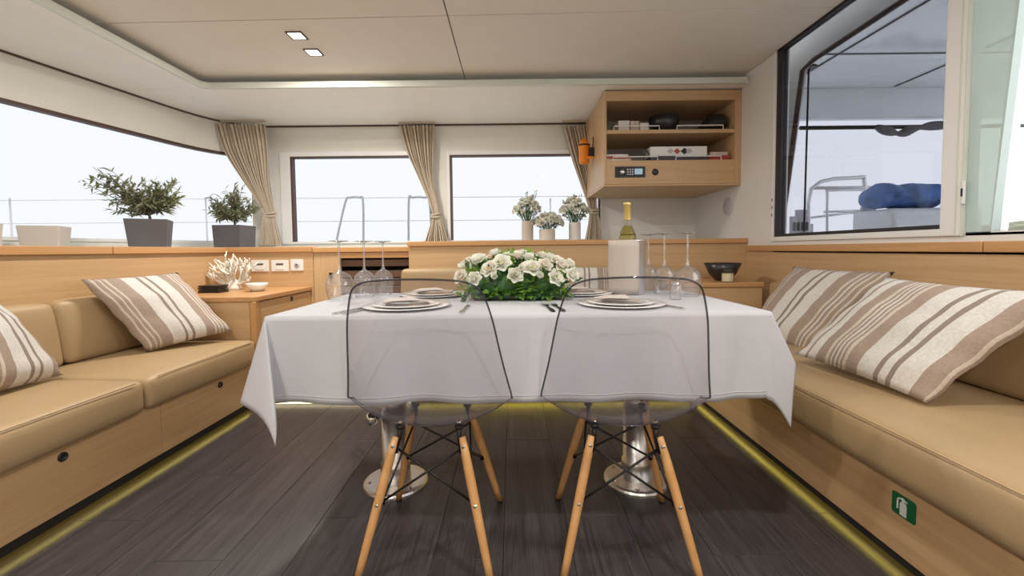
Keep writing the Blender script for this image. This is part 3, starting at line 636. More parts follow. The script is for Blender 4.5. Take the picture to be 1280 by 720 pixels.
# ================================================================== CHAIRS
def make_chair(label):
    t = thing('dining_chair', label, 'chair', (0, 0, 0), group='clear shell chairs at the table', local=True)
    rows = [(-.266, .848, .092, .014, -.004), (-.262, .8465, .118, .018, -.006), (-.256, .838, .142, .022, -.006), (-.249, .822, .160, .028, -.004), (-.240, .79, .174, .036, 0), (-.230, .73, .190, .048, 0), (-.218, .66, .202, .062, 0), (-.205, .59, .214, .078, 0), (-.190, .53, .225, .088, .004),
            (-.172, .470, .232, .084, .03), (-.145, .428, .234, .062, .058), (-.100, .403, .234, .035, .074), (-.04, .395, .233, .012, .070), (.03, .397, .231, 0, .058), (.10, .407, .227, 0, .044), (.16, .418, .220, 0, .028), (.205, .421, .205, 0, .014), (.235, .414, .185, 0, .004), (.250, .400, .16, 0, 0), (.254, .392, .14, 0, 0)]
    def pt(row, v):
        y, z, w_, b, c = row; a = abs(v) ** 2.3
        return Vector((w_ * v, y + b * a, z + c * a))
    rs = [Vector((r[0], r[1], r[2])) for r in rows]; ex = [Vector((r[3], r[4], 0)) for r in rows]
    rs = [Vector((v.x, v.y, v.z * 1.045)) for v in rs]; cr = curve(rs, 3); ce_ = curve(ex, 3); full = [(a.x, a.y, a.z, b.x, b.y) for a, b in zip(cr, ce_)]
    nv = 24; bm = NB(); gg = [[bm.verts.new(pt(r, -1 + 2 * j / nv)) for j in range(nv + 1)] for r in full]
    for i in range(len(full) - 1):
        for j in range(nv): bm.faces.new([gg[i][j], gg[i][j + 1], gg[i + 1][j + 1], gg[i + 1][j]])
    sh = obj('shell', bm, 'poly', t, smooth=True)
    rim = [pt(full[0], -1 + 2 * j / nv) for j in range(nv + 1)] + [pt(r, 1) for r in full[1:]] + [pt(full[-1], 1 - 2 * j / nv) for j in range(1, nv + 1)] + [pt(r, -1) for r in full[-2:0:-1]]
    bm = NB(); tube(bm, rim, 0.0028, 8, closed=True); obj('rim', bm, 'polyrim', sh, smooth=True)
    top = {}; foot = {}
    for sx in (-1, 1):
        for sy in (-1, 1):
            a = Vector((sx * .098, sy * .098, .372)); b = Vector((sx * .186, sy * .196, .008)); top[sx, sy] = a; foot[sx, sy] = b
            bm = NB(); n_ = 8; pts = [a.lerp(b, k / n_) for k in range(n_ + 1)]; tube(bm, pts, [.0100, .0128, .0136, .0136, .0132, .0125, .0118, .011, .0102], 14)
            lg = obj('leg', bm, 'beech', t, smooth=True)
            d = (b - a).normalized()
            bm = NB(); lathe(bm, [(0, 0), (.011, 0), (.011, .008), (0, .009)], (b.x, b.y, 0), 12); obj('foot_cap', bm, 'black', lg)
            for f_ in (0.06, 0.48):
                q = a.lerp(b, f_) + Vector((0, sy * .0125, 0)); bm = NB(); lathe(bm, [(0, .0022), (.004, .0022), (.0055, 0)], (0, 0, 0), 10)
                bmesh.ops.rotate(bm, verts=bm.verts[:], matrix=Matrix.Rotation(pi / 2 * (1 if sy < 0 else -1), 3, 'X'), cent=(0, 0, 0)); bmesh.ops.translate(bm, verts=bm.verts[:], vec=q)
                obj('screw', bm, 'chrome', lg, smooth=True)
            # bracket to the shell
            bm = NB(); sp_ = Vector((sx * .088, sy * .088, .396 + (.004 if sy < 0 else .004)))
            tube(bm, [a.lerp(b, .12) + Vector((-sx * .012, 0, 0)), a + Vector((-sx * .010, -sy * .004, .005)), sp_], [.006, .007, .008], 8)
            lathe(bm, [(0, -.004), (.013, -.004), (.013, 0.002), (0, .003)], sp_, 12); obj('bracket', bm, 'blackm', t, smooth=True)
            bm = NB(); lathe(bm, [(0, .004), (.005, .004), (.007, 0)], sp_ + Vector((0, 0, .012)), 10); obj('screw', bm, 'chrome', sh)
    def rod(k0, k1):
        a = top[k0].lerp(foot[k0], .10); b = top[k1].lerp(foot[k1], .48)
        inn = Vector((-.012 * k0[0], -.012 * k0[1], 0)); in2 = Vector((-.010 * k1[0], -.010 * k1[1], 0))
        bm = NB(); tube(bm, [a + inn, b + in2], .0036, 8); lathe(bm, [(0, -.007), (.007, -.007), (.007, .007), (0, .007)], b + in2, 8); obj('strut', bm, 'blackm', t, smooth=True)
    for k0, k1 in [((-1, -1), (1, -1)), ((1, -1), (-1, -1)), ((-1, 1), (1, 1)), ((1, 1), (-1, 1)), ((-1, -1), (-1, 1)), ((-1, 1), (-1, -1)), ((1, -1), (1, 1)), ((1, 1), (1, -1))]: rod(k0, k1)
    return t
ch1 = make_chair('clear plastic shell chair with beech dowel legs, left of the two at the table')
ch1.location = (-0.246, 1.345, 0); ch1.rotation_euler = (0, 0, R(-2))
dup(ch1, (0.333, 1.335, 0), R(-4), 'clear plastic shell chair with beech dowel legs, right of the two at the table')

# ================================================================== CURTAINS
def curtain(label, tiers, Y0, folds, ydev=0.0, seed=1):
    """tiers: (py, px_left, px_right, pleat depth)"""
    t = thing('curtain', label, 'curtain', (at((tiers[0][1] + tiers[0][2]) / 2, 300, Y=Y0).x, Y0, ZL), group='linen curtains at the windows')
    tie_i = min(range(len(tiers)), key=lambda i: tiers[i][2] - tiers[i][1])
    def build(part, nm):
        zs = []
        for (py, a, b, d) in part:
            A_ = at(a, py, Y=Y0); B2 = at(b, py, Y=Y0); zs.append((Vector((A_.x, B2.x, d)), A_.z))
        cv = curve([z[0] for z in zs], 6); cz = curve([Vector((z[1], 0, 0)) for z in zs], 6)
        bm = NB(); n = folds * 8
        def fn(u, v):
            k = u * (len(cv) - 1); i = min(int(k), len(cv) - 2); f = k - i
            q = cv[i].lerp(cv[i + 1], f); z = cz[i].lerp(cz[i + 1], f).x
            ph = v * folds * 2 * pi + 0.5 * sin(v * 9 + seed)
            yy = Y0 + ydev * (1 - v) + q.z * (sin(ph) + .35 * sin(2.3 * ph + seed))
            return Vector((q.x + (q.y - q.x) * v + 0.004 * sin(ph * 1.7), yy, z))
        surf(bm, fn, len(cv) * 2, n); return obj(nm, bm, 'curtain', t, smooth=True, solid=0.002)
    build(tiers[:tie_i + 1], 'drape'); build(tiers[tie_i:], 'tail')
    py, a, b, d = tiers[tie_i]; A_ = at(a - 1.5, py, Y=Y0); B2 = at(b + 1.5, py, Y=Y0); cx = (A_.x + B2.x) / 2; rx = (B2.x - A_.x) / 2
    for k in range(2):
        bm = NB(); tube(bm, [(cx + rx * cos(q * pi / 10), Y0 + 0.032 * sin(q * pi / 10), A_.z - .012 + k * 0.022 + .008 * sin(q * pi / 10 + k)) for q in range(20)], 0.011, 6, closed=True); obj('tieback', bm, 'curtain', t, smooth=True)
    bm = NB(); box(bm, at(tiers[0][1], tiers[0][0], Y=Y0).x, at(tiers[0][2], tiers[0][0], Y=Y0).x, Y0 - 0.012, Y0 + 0.012, ZS - 0.016, ZS - 0.002); obj('header_tape', bm, 'gold' if False else 'curtain', t)
    return t
curtain('gathered beige curtain in the left rounded corner, beside the small potted tree', [(156, 271, 332, .020), (190, 282, 336, .022), (225, 305, 337, .024), (250, 323, 340, .020), (268, 332, 343, .012), (282, 330, 346, .018), (307, 326, 353, .024)], 3.96, 14, -0.03, 1)
curtain('gathered beige curtain between the two back windows', [(157, 498, 543, .018), (190, 508, 542, .020), (225, 524, 541, .018), (250, 535, 546, .014), (269, 541, 549, .010), (282, 537, 554, .016), (303, 530, 561, .022)], 4.06, 11, 0, 2)
curtain('gathered beige curtain hanging beside the wall cabinet', [(158, 703, 738, .016), (190, 712, 742, .018), (220, 722, 744, .016), (245, 731, 745, .014), (264, 737, 746, .010), (280, 735, 750, .014), (300, 731, 752, .018)], 4.07, 9, 0, 3)

# ================================================================== WALL CABINET AND CONTENTS
CX0, CX1, CYF, CYB = 0.706, 1.738, 3.30, 4.115
zt_, zb_ = 2.10, 1.405
wc = thing('wall_cabinet', 'open light oak wall cabinet with two shelves hung in the back corner', 'cabinet', (1.2, 3.7, zb_))
th = 0.018
def zc(py, px=840): return at(px, py, Y=CYF).z
z_sh = zc(161.5); z_fl = zc(200)
bx('side_panel', (CX0, CX0 + th, CYF, CYB, zb_ + 0.001, zt_), 'oak_z', wc, bevel=0.002)
bx('side_panel', (CX1 - th - .03, CX1, CYF, CYB, zb_ + 0.001, zt_), 'oak_z', wc, bevel=0.002)
bx('bottom_panel', (CX0, CX1, CYF + 0.001, CYB, zb_ - 0.014, zb_), 'oak_x', wc, bevel=0.002)
bx('top_panel', (CX0 + th, CX1 - th - .03, CYF, CYB, zc(125.5), zt_), 'oak_x', wc)
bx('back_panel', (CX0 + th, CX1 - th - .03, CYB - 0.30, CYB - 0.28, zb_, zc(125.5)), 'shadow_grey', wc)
bx('shelf', (CX0 + th, CX1 - th - .03, CYF + 0.004, CYB - 0.3, z_sh - 0.028, z_sh), 'oak_x', wc, bevel=0.002)
bx('shelf', (CX0 + th, CX1 - th - .03, CYF + 0.02, CYB - 0.3, z_fl - 0.02, z_fl), 'oak_x', wc)
dp = bx('front_panel', (CX0 + th, CX1 - th - .03, CYF + 0.001, CYF + 0.019, zb_ + 0.001, z_fl), 'oak_x', wc, bevel=0.002)
for zsx, spans in [(z_sh, [(768, 825), (847, 905)]), (z_fl, [(767, 823), (846, 903)])]:
    for a, b in spans:
        xa, xb = at(a, 160, Y=CYF).x, at(b, 160, Y=CYF).x
        bm = NB(); tube(bm, [(xa, CYF + .014, zsx), (xa, CYF + .014, zsx + .030), (xb, CYF + .014, zsx + .030), (xb, CYF + .014, zsx)], 0.0045, 6); obj('guard_rail', bm, 'white', wc)
# radio
a, b = at(768.5, 222, Y=CYF), at(806.5, 208, Y=CYF)
rd = thing('radio', 'black marine radio with round dial and blue display in the wall cabinet front', 'radio', ((a.x + b.x) / 2, CYF, a.z))
bx('faceplate', (a.x, b.x, CYF - 0.006, CYF + 0.0005, a.z, b.z), 'black', rd, bevel=0.004)
bx('bezel', (a.x + .012, b.x - .012, CYF - 0.009, CYF - 0.005, a.z + .01, b.z - .01), 'blackm', rd, bevel=0.002)
W_ = b.x - a.x; H_ = b.z - a.z
bx('display', (a.x + W_ * .64, a.x + W_ * .9, CYF - 0.011, CYF - 0.009, a.z + H_ * .25, a.z + H_ * .78), 'screen', rd)
bm = NB(); lathe(bm, [(0, .012), (.012, .012), (.017, .008), (.019, 0)], segs=20); bmesh.ops.rotate(bm, verts=bm.verts[:], matrix=Matrix.Rotation(pi / 2, 3, 'X'), cent=(0, 0, 0)); bmesh.ops.translate(bm, verts=bm.verts[:], vec=(a.x + W_ * .24, CYF - .009, a.z + H_ * .5)); obj('dial', bm, 'chrome', rd, smooth=True)
for i in range(3):
    for j in range(3): bx('button', (a.x + W_ * (.39 + .08 * i), a.x + W_ * (.44 + .08 * i), CYF - .011, CYF - .009, a.z + H_ * (.2 + .22 * j), a.z + H_ * (.34 + .22 * j)), 'vent', rd)
c = at(819, 215, Y=CYF); bm = NB(); lathe(bm, [(0, .010), (.016, .010), (.024, .004), (.025, 0)], segs=20); bmesh.ops.rotate(bm, verts=bm.verts[:], matrix=Matrix.Rotation(pi / 2, 3, 'X'), cent=(0, 0, 0)); bmesh.ops.translate(bm, verts=bm.verts[:], vec=c)
tag(obj('power_socket', bm, 'black', smooth=True), 'round black socket cap right of the radio', 'socket')
YI = CYF + 0.045
def item(name, px0, px1, py0, py1, depth, mat, label, cat, y0=YI, zbase=None, bev=0.003):
    a = at(px0, py1, Y=y0); b = at(px1, py0, Y=y0); z0 = zbase if zbase is not None else a.z
    o = bx(name, (a.x, b.x, y0, y0 + depth, z0, max(b.z, z0 + .008)), mat, bevel=bev); return tag(o, label, cat)
e = 0.0008
item('card_box', 773, 787, 150.5, 159, 0.12, 'paper', 'small white printed box on the upper cabinet shelf', 'box', zbase=z_sh + e)
item('card_box', 788.5, 799, 151, 159, 0.10, 'magazine', 'small brown patterned box on the upper cabinet shelf', 'box', zbase=z_sh + e)
item('card_box', 800, 811, 153.5, 159, 0.10, 'paper', 'flat pale box beside the dark bowl on the upper shelf', 'box', zbase=z_sh + e)
c = at(830, 158, Y=YI + .1); bm = NB(); rr = 0.118
lathe(bm, [(0, .0), (.045, 0), (.075, .012), (.108, .06), (rr, .128), (rr - .006, .128), (.100, .062), (.068, .018), (0, .008)], (c.x, YI + .1, z_sh + e), 32)
tag(obj('bowl', bm, 'blackw', smooth=True), 'dark round bowl on the upper shelf of the wall cabinet', 'bowl')
a, b = at(872, 158, Y=YI), at(914, 143, Y=YI); bm = NB()
def pouch(u, v):
    th_ = v * 2 * pi; h = 1.25 * (b.z - z_sh) * (0.22 + .78 * sm((u - .05) / .55)) * sm((1 - u) / .10 + .12); dd = 0.09 * sm(u / .2 + .25) * sm((1 - u) / .12 + .2)
    return Vector((a.x + (b.x - a.x) * u, YI + .1 + dd * cos(th_), z_sh + .001 + h / 2 + h / 2 * sin(th_)))
g = surf(bm, pouch, 16, 14); bmesh.ops.remove_doubles(bm, verts=bm.verts[:], dist=1e-5); bm.faces.new([r for r in g[0][:14] if r.is_valid]); bm.faces.new([r for r in g[16][:14] if r.is_valid])
tag(obj('pouch', bm, 'black', smooth=True), 'soft black pouch at the right end of the upper shelf', 'pouch')
zz = z_fl + e
for k, (mt, lb, p0, p1, h) in enumerate([('magazine', 'tan magazine at the bottom of the pile on the lower shelf', 757, 788, .016), ('red', 'red magazine in the middle of the pile on the lower shelf', 757, 786, .018), ('paper', 'pale magazine on top of the pile on the lower shelf', 757, 784, .014)]):
    xa, xb = max(CX0 + th + .004, at(p0, 190, Y=YI).x), at(p1, 190, Y=YI).x; tag(bx('magazine', (xa, xb, YI - .03, YI + .2, zz, zz + h), mt, bevel=0.002), lb, 'magazine'); zz += h + e
zz = z_fl + e
tag(bx('book', (at(812, 195, Y=YI).x, at(884, 195, Y=YI).x, YI - .02, YI + .2, zz, zz + .036), 'darkbook', bevel=0.003), 'dark book lying under the long white box', 'book'); zz += .036 + e
a, b = at(813, 191, Y=YI), at(884, 178.5, Y=YI)
gb = thing('game_box', 'long white box with diamond print on the lower cabinet shelf', 'box', ((a.x + b.x) / 2, YI, zz))
bx('box', (a.x, b.x, YI, YI + .18, zz, zz + .074), 'white', gb, bevel=0.002)
for k, (pf, mt) in enumerate([(.35, 'vent'), (.47, 'red'), (.60, 'blackm'), (.68, 'vent')]):
    cx = a.x + (b.x - a.x) * pf; cz = zz + .038; s = .026 if k != 2 else .03
    bm = NB(); prism(bm, [(cx - s, YI - .001, cz), (cx, YI - .001, cz - s * .85), (cx + s, YI - .001, cz), (cx, YI - .001, cz + s * .85)], (0, -.0008 * (k + 1), 0)); obj('printed_diamond', bm, mt, gb)
bm = NB(); c = at(808, 188, Y=YI - .02); tube(bm, [(c.x + .018 * cos(k * pi / 10) + .006 * sin(k * pi / 10), YI - .02 + .008 * sin(k * pi / 5), z_fl + .040 + .035 * sin(k * pi / 10)) for k in range(20)], .0042, 6, closed=True)
tag(obj('cable_loop', bm, 'black', smooth=True), 'black cable loop standing left of the white box', 'cable')
for k, (mt, lb, p0, p1, h) in enumerate([('red', 'dark red book at the bottom of the right pile on the lower shelf', 886, 913, .04), ('magazine', 'pale stack of cards on top of the right pile', 888, 910, .026)]):
    xa, xb = at(p0, 190, Y=YI).x, min(CX1 - th - .036, at(p1, 190, Y=YI).x); z0 = z_fl + e + (0 if k == 0 else .04 + e); tag(bx('book', (xa, xb, YI, YI + .15, z0, z0 + h), mt, bevel=0.002), lb, 'book')
# orange rescue light on the side of the cabinet
lx = CX0 - 0.052; ly = 3.72; zr = at(731, 205, Y=ly).z; zt2 = at(731, 173, Y=ly).z; lx = at(730, 190, Y=ly).x; hh = zt2 - zr
ol = thing('rescue_light', 'orange emergency light clipped to the left side of the wall cabinet', 'light', (lx, ly, zr))
bm = NB(); lathe(bm, [(0, 0), (.036, 0), (.042, .015), (.045, hh * .62), (.050, hh * .66), (.050, hh * .78), (.038, hh * .80)], (lx, ly, zr), 24); obj('body', bm, 'orange', ol, smooth=True)
bm = NB(); lathe(bm, [(.038, hh * .79), (.034, hh * .90), (.018, hh * .93), (.016, hh), (0, hh)], (lx, ly, zr), 20); obj('cap', bm, 'orange', ol, smooth=True)
bm = NB(); lathe(bm, [(.0455, hh * .68), (.0510, hh * .69), (.0510, hh * .75), (.0455, hh * .76)], (lx, ly, zr), 24); obj('band', bm, 'blackm', ol, smooth=True)
bx('clip', (lx + .03, CX0 - .0005, ly - .03, ly + .03, zr + hh * .3, zr + hh * .62), 'blackm', ol, bevel=0.004)
bx('hook', (lx + .02, lx + .075, ly - .045, ly - .025, zr + hh * .16, zr + hh * .26), 'orange', ol, bevel=0.004)
bm = NB(); tube(bm, curve([(lx + .05, ly - .03, zr + hh * .4), (lx + .065, ly - .05, zr + hh * .7), (lx + .07, ly - .04, zr + hh * 1.0)], 5), .004, 6); obj('lanyard', bm, 'blackm', ol)

# ================================================================== SOCKETS
for i, (a, b, t0, t1) in enumerate([(315, 336, 325, 339.5), (340, 361, 325, 339.3), (364, 379.5, 324, 338.5)]):
    A_ = at(a, t1, Y=YP); B2 = at(b, t0, Y=YP)
    lb = ['white double rocker switch plate nearest the white coral', 'white double rocker switch plate beside the round socket', 'square white plate with a round socket above the corner cabinet'][i]
    t = thing('switch_plate' if i < 2 else 'wall_socket', lb, 'switch' if i < 2 else 'socket', (A_.x, YP, A_.z))
    bx('plate', (A_.x, B2.x, YP - .008, YP - .0005, A_.z, B2.z), 'white', t, bevel=0.002)
    cx, cz = (A_.x + B2.x) / 2, (A_.z + B2.z) / 2
    if i < 2:
        bx('rocker', (cx - .032, cx + .032, YP - .012, YP - .008, cz - .028, cz + .006), 'china', t, bevel=0.002)
        bx('marker', (cx - .026, cx + .026, YP - .0125, YP - .008, cz + .004, cz + .018), 'pot', t)
    else:
        bm = NB(); lathe(bm, [(0, .004), (.018, .004), (.021, .0)], segs=20); bmesh.ops.rotate(bm, verts=bm.verts[:], matrix=Matrix.Rotation(pi / 2, 3, 'X'), cent=(0, 0, 0)); bmesh.ops.translate(bm, verts=bm.verts[:], vec=(cx, YP - .008, cz)); obj('insert', bm, 'vent', t, smooth=True)
        bx('pin', (cx - .004, cx + .006, YP - .018, YP - .012, cz - .002, cz + .008), 'pot', t)

# ================================================================== THINGS ON THE LEFT CABINET
c = at(267, 365.5, Z=ZCT)
for k in range(4):
    tag(bx('coaster', (c.x - .068 + .004 * (k % 2), c.x + .068 - .003 * (k % 3), c.y - .05, c.y + .05, ZCT + .0005 + k * .0125, ZCT + .011 + k * .0125), 'black', bevel=0.002),
        ['black coaster at the bottom of the stack', 'black coaster second from the bottom of the stack', 'black coaster second from the top of the stack', 'black coaster on top of the stack'][k] + ' beside the coral', 'coaster', 'black coasters on the corner cabinet')
# coral
c = at(291, 362, Z=ZCT + .001); rnd = random.Random(3)
bm = NB()
def branch(p, d, L, r, depth):
    n_ = 3; pts = [p]; q = p.copy(); dd = d.copy()
    for k in range(n_):
        dd = (dd + Vector((rnd.uniform(-.25, .25), rnd.uniform(-.25, .25), rnd.uniform(-.1, .2)))).normalized(); q = q + dd * L / n_; pts.append(q.copy())
    tube(bm, pts, [r, r * .9, r * .8, r * .55], 6)
    if depth > 0:
        for k in range(rnd.choice([2, 3, 3])):
            s = pts[rnd.choice([1, 2, 3])]; nd = (dd + Vector((rnd.uniform(-.9, .9), rnd.uniform(-.6, .6), rnd.uniform(-.2, .5)))).normalized(); branch(s, nd, L * rnd.uniform(.6, .85), r * .78, depth - 1)
for k in range(13):
    an = -1.25 + 2.5 * k / 12
    branch(Vector((c.x + .035 * sin(an), c.y + rnd.uniform(-.02, .02), ZCT + .03)), Vector((sin(an), rnd.uniform(-.35, .35), cos(an) + .12)).normalized(), .105 * (1.1 - .2 * abs(an)), .0105, 2)
lathe(bm, [(0, 0), (.06, 0), (.056, .02), (.04, .05), (.02, .075), (0, .08)], (c.x, c.y, ZCT + .0005), 16)
tag(obj('coral', bm, 'coral', smooth=True), 'white branching coral on the corner cabinet', 'coral')
c = at(321.5, 364, Z=ZCT); bm = NB()
lathe(bm, [(0, 0), (.035, 0), (.052, .022), (.068, .052), (.065, .053), (.048, .024), (.03, .006), (0, .005)], (c.x, c.y, ZCT + .0005), 28)
tag(obj('bowl', bm, 'china', smooth=True), 'small white bowl beside the coral', 'bowl')

# ================================================================== POTTED OLIVE TREES, PLANTERS
def pot_mesh(s0, s1, h):
    bm = NB(); w_ = .008
    o = [[Vector((sx * s, sy * s, z)) for sx, sy in ((-1, -1), (1, -1), (1, 1), (-1, 1))] for s, z in ((s0, 0), (s1, h), (s1 - w_, h), (s1 - w_ - .004, h - .02))]
    rings = [[bm.verts.new(p) for p in r] for r in o]
    bm.faces.new(rings[0][::-1])
    for r0, r1 in zip(rings, rings[1:]):
        for i in range(4): bm.faces.new([r0[i], r0[(i + 1) % 4], r1[(i + 1) % 4], r1[i]])
    bm.faces.new(rings[-1]); return bm
def leaf_quad(bm, p, d, L, wd, nrm):
    d = d.normalized(); s = d.cross(nrm)
    if s.length < 1e-3: s = d.cross(Vector((1, 0, 0)))
    s.normalize(); up = s.cross(d)
    a = bm.verts.new(p); m1 = bm.verts.new(p + d * L * .45 + s * wd + up * .15 * wd); m2 = bm.verts.new(p + d * L * .45 - s * wd + up * .15 * wd); m0 = bm.verts.new(p + d * L * .5 - up * .25 * wd); t = bm.verts.new(p + d * L - up * L * .08)
    bm.faces.new([a, m1, m0]); bm.faces.new([a, m0, m2]); bm.faces.new([m1, t, m0]); bm.faces.new([m0, t, m2])
def olive(label, loc, rz, s0, s1, h, blobs, trunk_h, seed, nleaf):
    t = thing('potted_olive_tree', label, 'potted tree', loc, 0, 'potted olive trees on the sill', local=True)
    bm = pot_mesh(s0, s1, h); bmesh.ops.rotate(bm, verts=bm.verts[:], matrix=Matrix.Rotation(rz, 3, 'Z'), cent=(0, 0, 0)); obj('pot', bm, 'pot', t, bevel=0.003)
    bm = NB(); box(bm, -s1 * .8, s1 * .8, -s1 * .8, s1 * .8, h - .03, h - .012); bmesh.ops.rotate(bm, verts=bm.verts[:], matrix=Matrix.Rotation(rz, 3, 'Z'), cent=(0, 0, 0)); obj('soil', bm, 'soil', t)
    rn = random.Random(seed); bt = NB(); bl = NB(); fork = Vector((0, 0, h + trunk_h))
    tube(bt, [(0, 0, h - .02), (.004, 0, h + trunk_h * .5), fork], [.009, .008, .007], 8)
    for i in range(nleaf):
        c_, rad = rn.choice(blobs); c_ = Vector(c_)
        tgt = c_ + Vector((rn.gauss(0, .5) * rad[0], rn.gauss(0, .5) * rad[1], rn.gauss(0, .5) * rad[2]))
        mid = fork.lerp(tgt, .55) + Vector((rn.uniform(-.02, .02), rn.uniform(-.02, .02), .035 * rn.uniform(-.3, 1)))
        pts = curve([fork, mid, tgt], 4); tube(bt, pts, [.0032 - .0022 * k / (len(pts) - 1) for k in range(len(pts))], 4)
        d0 = (tgt - mid).normalized()
        for k in range(14):
            f_ = .38 + .62 * k / 13; q = pts[min(int(f_ * (len(pts) - 1)), len(pts) - 1)].lerp(pts[-1], .3 * (k % 2))
            dd = d0 * .5 + Vector((rn.uniform(-1, 1), rn.uniform(-1, 1), rn.uniform(-1.0, .7))); leaf_quad(bl, q, dd, rn.uniform(.038, .062), rn.uniform(.0055, .0085), Vector((rn.uniform(-1, 1), rn.uniform(-1, 1), 1)))
    obj('branches', bt, 'bark', t, smooth=True); fo = obj('foliage', bl, 'olive', t); fo['kind'] = 'stuff'
    return t
olive('potted olive tree leaning left in a dark grey tapered pot, the larger of two', (-2.335, 2.80, 0.9562), R(30), .092, .108, .18,
      [((-.02, 0, .37), (.11, .09, .09)), ((.07, .03, .33), (.09, .08, .08)), ((-.16, -.05, .41), (.11, .07, .08)), ((.11, .04, .37), (.06, .06, .07)), ((-.10, -.02, .32), (.10, .08, .07)), ((-.27, -.09, .43), (.08, .05, .06)), ((.0, 0, .28), (.14, .08, .06)), ((-.13, -.03, .27), (.08, .06, .05)), ((.12, .04, .29), (.06, .06, .05))], .03, 11, 88)
olive('small potted olive tree in a dark grey cube pot beside the curtain', (-2.21, 3.46, 0.9562), 0, .102, .108, .178,
      [((-.02, 0, .36), (.13, .09, .09)), ((.09, .03, .30), (.10, .08, .07)), ((-.10, -.03, .38), (.10, .07, .09)), ((.0, 0, .42), (.10, .07, .06)), ((-.11, -.03, .30), (.08, .06, .06)), ((.14, .04, .33), (.06, .06, .06)), ((.0, 0, .27), (.14, .08, .05)), ((.05, 0, .36), (.10, .08, .09))], .03, 5, 74)
for i, (px, lb) in enumerate([(57, 'cream square planter box on the left sill, fully in view'), (-38, 'cream square planter box at the far left edge of the sill')]):
    X_ = -2.72; c = at(px, 300, X=X_); bm = pot_mesh(.078, .088, .128); bmesh.ops.rotate(bm, verts=bm.verts[:], matrix=Matrix.Rotation(R(28), 3, 'Z'), cent=(0, 0, 0)); bmesh.ops.translate(bm, verts=bm.verts[:], vec=(c.x, c.y, 0.9562))
    tag(obj('planter', bm, 'cream_pot', bevel=0.003), lb, 'planter', 'cream planters on the left sill')

# ================================================================== FLOWERS
def petal(bm, az, tilt, L, wd, cup, base_r=.003, z0=0.0):
    """a spoon-shaped petal leaving the centre at azimuth az; tilt 0 = flat, 90 = upright"""
    n_ = 4; mrows = []
    for i in range(n_ + 1):
        u = i / n_; ww = wd * (sin(pi * min(1, u * .86 + .10)) ** .7); ang = tilt + cup * (0.5 - u)
        r_ = base_r + L * (u * cos(tilt) + .12 * sin(u * pi) * cos(tilt)) + (L * .15 * u * u if tilt < .6 else 0); z = z0 + L * u * sin(tilt) - (L * .22 * u * u if tilt < .6 else 0)
        row = []
        for j in (-1, 0, 1):
            t_ = j * ww; rr_ = r_ - abs(j) * ww * .25; row.append(bm.verts.new((rr_ * cos(az) - t_ * sin(az), rr_ * sin(az) + t_ * cos(az), z + abs(j) * cup * ww * .5)))
        mrows.append(row)
    for a, b in zip(mrows, mrows[1:]):
        for j in range(2): bm.faces.new([a[j], a[j + 1], b[j + 1], b[j]])
def flower_mesh(kind, r, mat, seed):
    rn = random.Random(seed); bm = NB()
    if kind == 'open':
        lay = [(6, .35, 1.0, .46), (6, .75, .85, .42), (4, 1.05, .62, .34)]
    elif kind == 'cup':
        lay = [(6, .48, 1.0, .55), (6, .82, .88, .50), (5, 1.05, .66, .40)]
    elif kind == 'rose':
        lay = [(6, .55, .95, .50), (6, .95, .90, .48), (5, 1.2, .82, .42), (3, 1.4, .75, .30)]
    else: lay = [(5, 1.15, 1.0, .45), (4, 1.35, .95, .40)]
    for n_, tl, L, wd in lay:
        o = rn.uniform(0, 6)
        for k in range(n_): petal(bm, o + 2 * pi * k / n_ + rn.uniform(-.12, .12), tl + rn.uniform(-.12, .12), r * L * rn.uniform(.92, 1.06), r * wd, .5)
    bmesh.ops.recalc_face_normals(bm, faces=bm.faces[:]); me = bpy.data.meshes.new('flower'); bm.to_mesh(me); bm.free(); me.materials.append(M[mat])
    for p in me.polygons: p.use_smooth = True
    return me
def core_mesh(r):
    bm = NB(); lathe(bm, [(0, 0), (r * .6, .0), (r, r * .6), (r * .7, r * 1.3), (0, r * 1.5)], segs=8); me = bpy.data.meshes.new('flower_centre'); bm.to_mesh(me); bm.free(); me.materials.append(M['pollen']); return me
FM = [flower_mesh('cup', .036, 'petal', 1), flower_mesh('cup', .034, 'petal2', 2), flower_mesh('rose', .033, 'petal', 3), flower_mesh('rose', .031, 'petal2', 4), flower_mesh('bud', .028, 'petal', 5)]
CM = core_mesh(.0065)
def put_flower(parent, me, p, d, scale=1.0, core=True):
    o = bpy.data.objects.new('flower', me); COL.objects.link(o); o.parent = parent
    o.matrix_local = Matrix.Translation(p) @ d.normalized().to_track_quat('Z', 'Y').to_matrix().to_4x4() @ Matrix.Rotation(random.uniform(0, 6), 4, 'Z') @ Matrix.Scale(scale, 4)
    if core:
        c_ = bpy.data.objects.new('flower_centre', CM); COL.objects.link(c_); c_.parent = o; c_.location = (0, 0, .004)
    return o
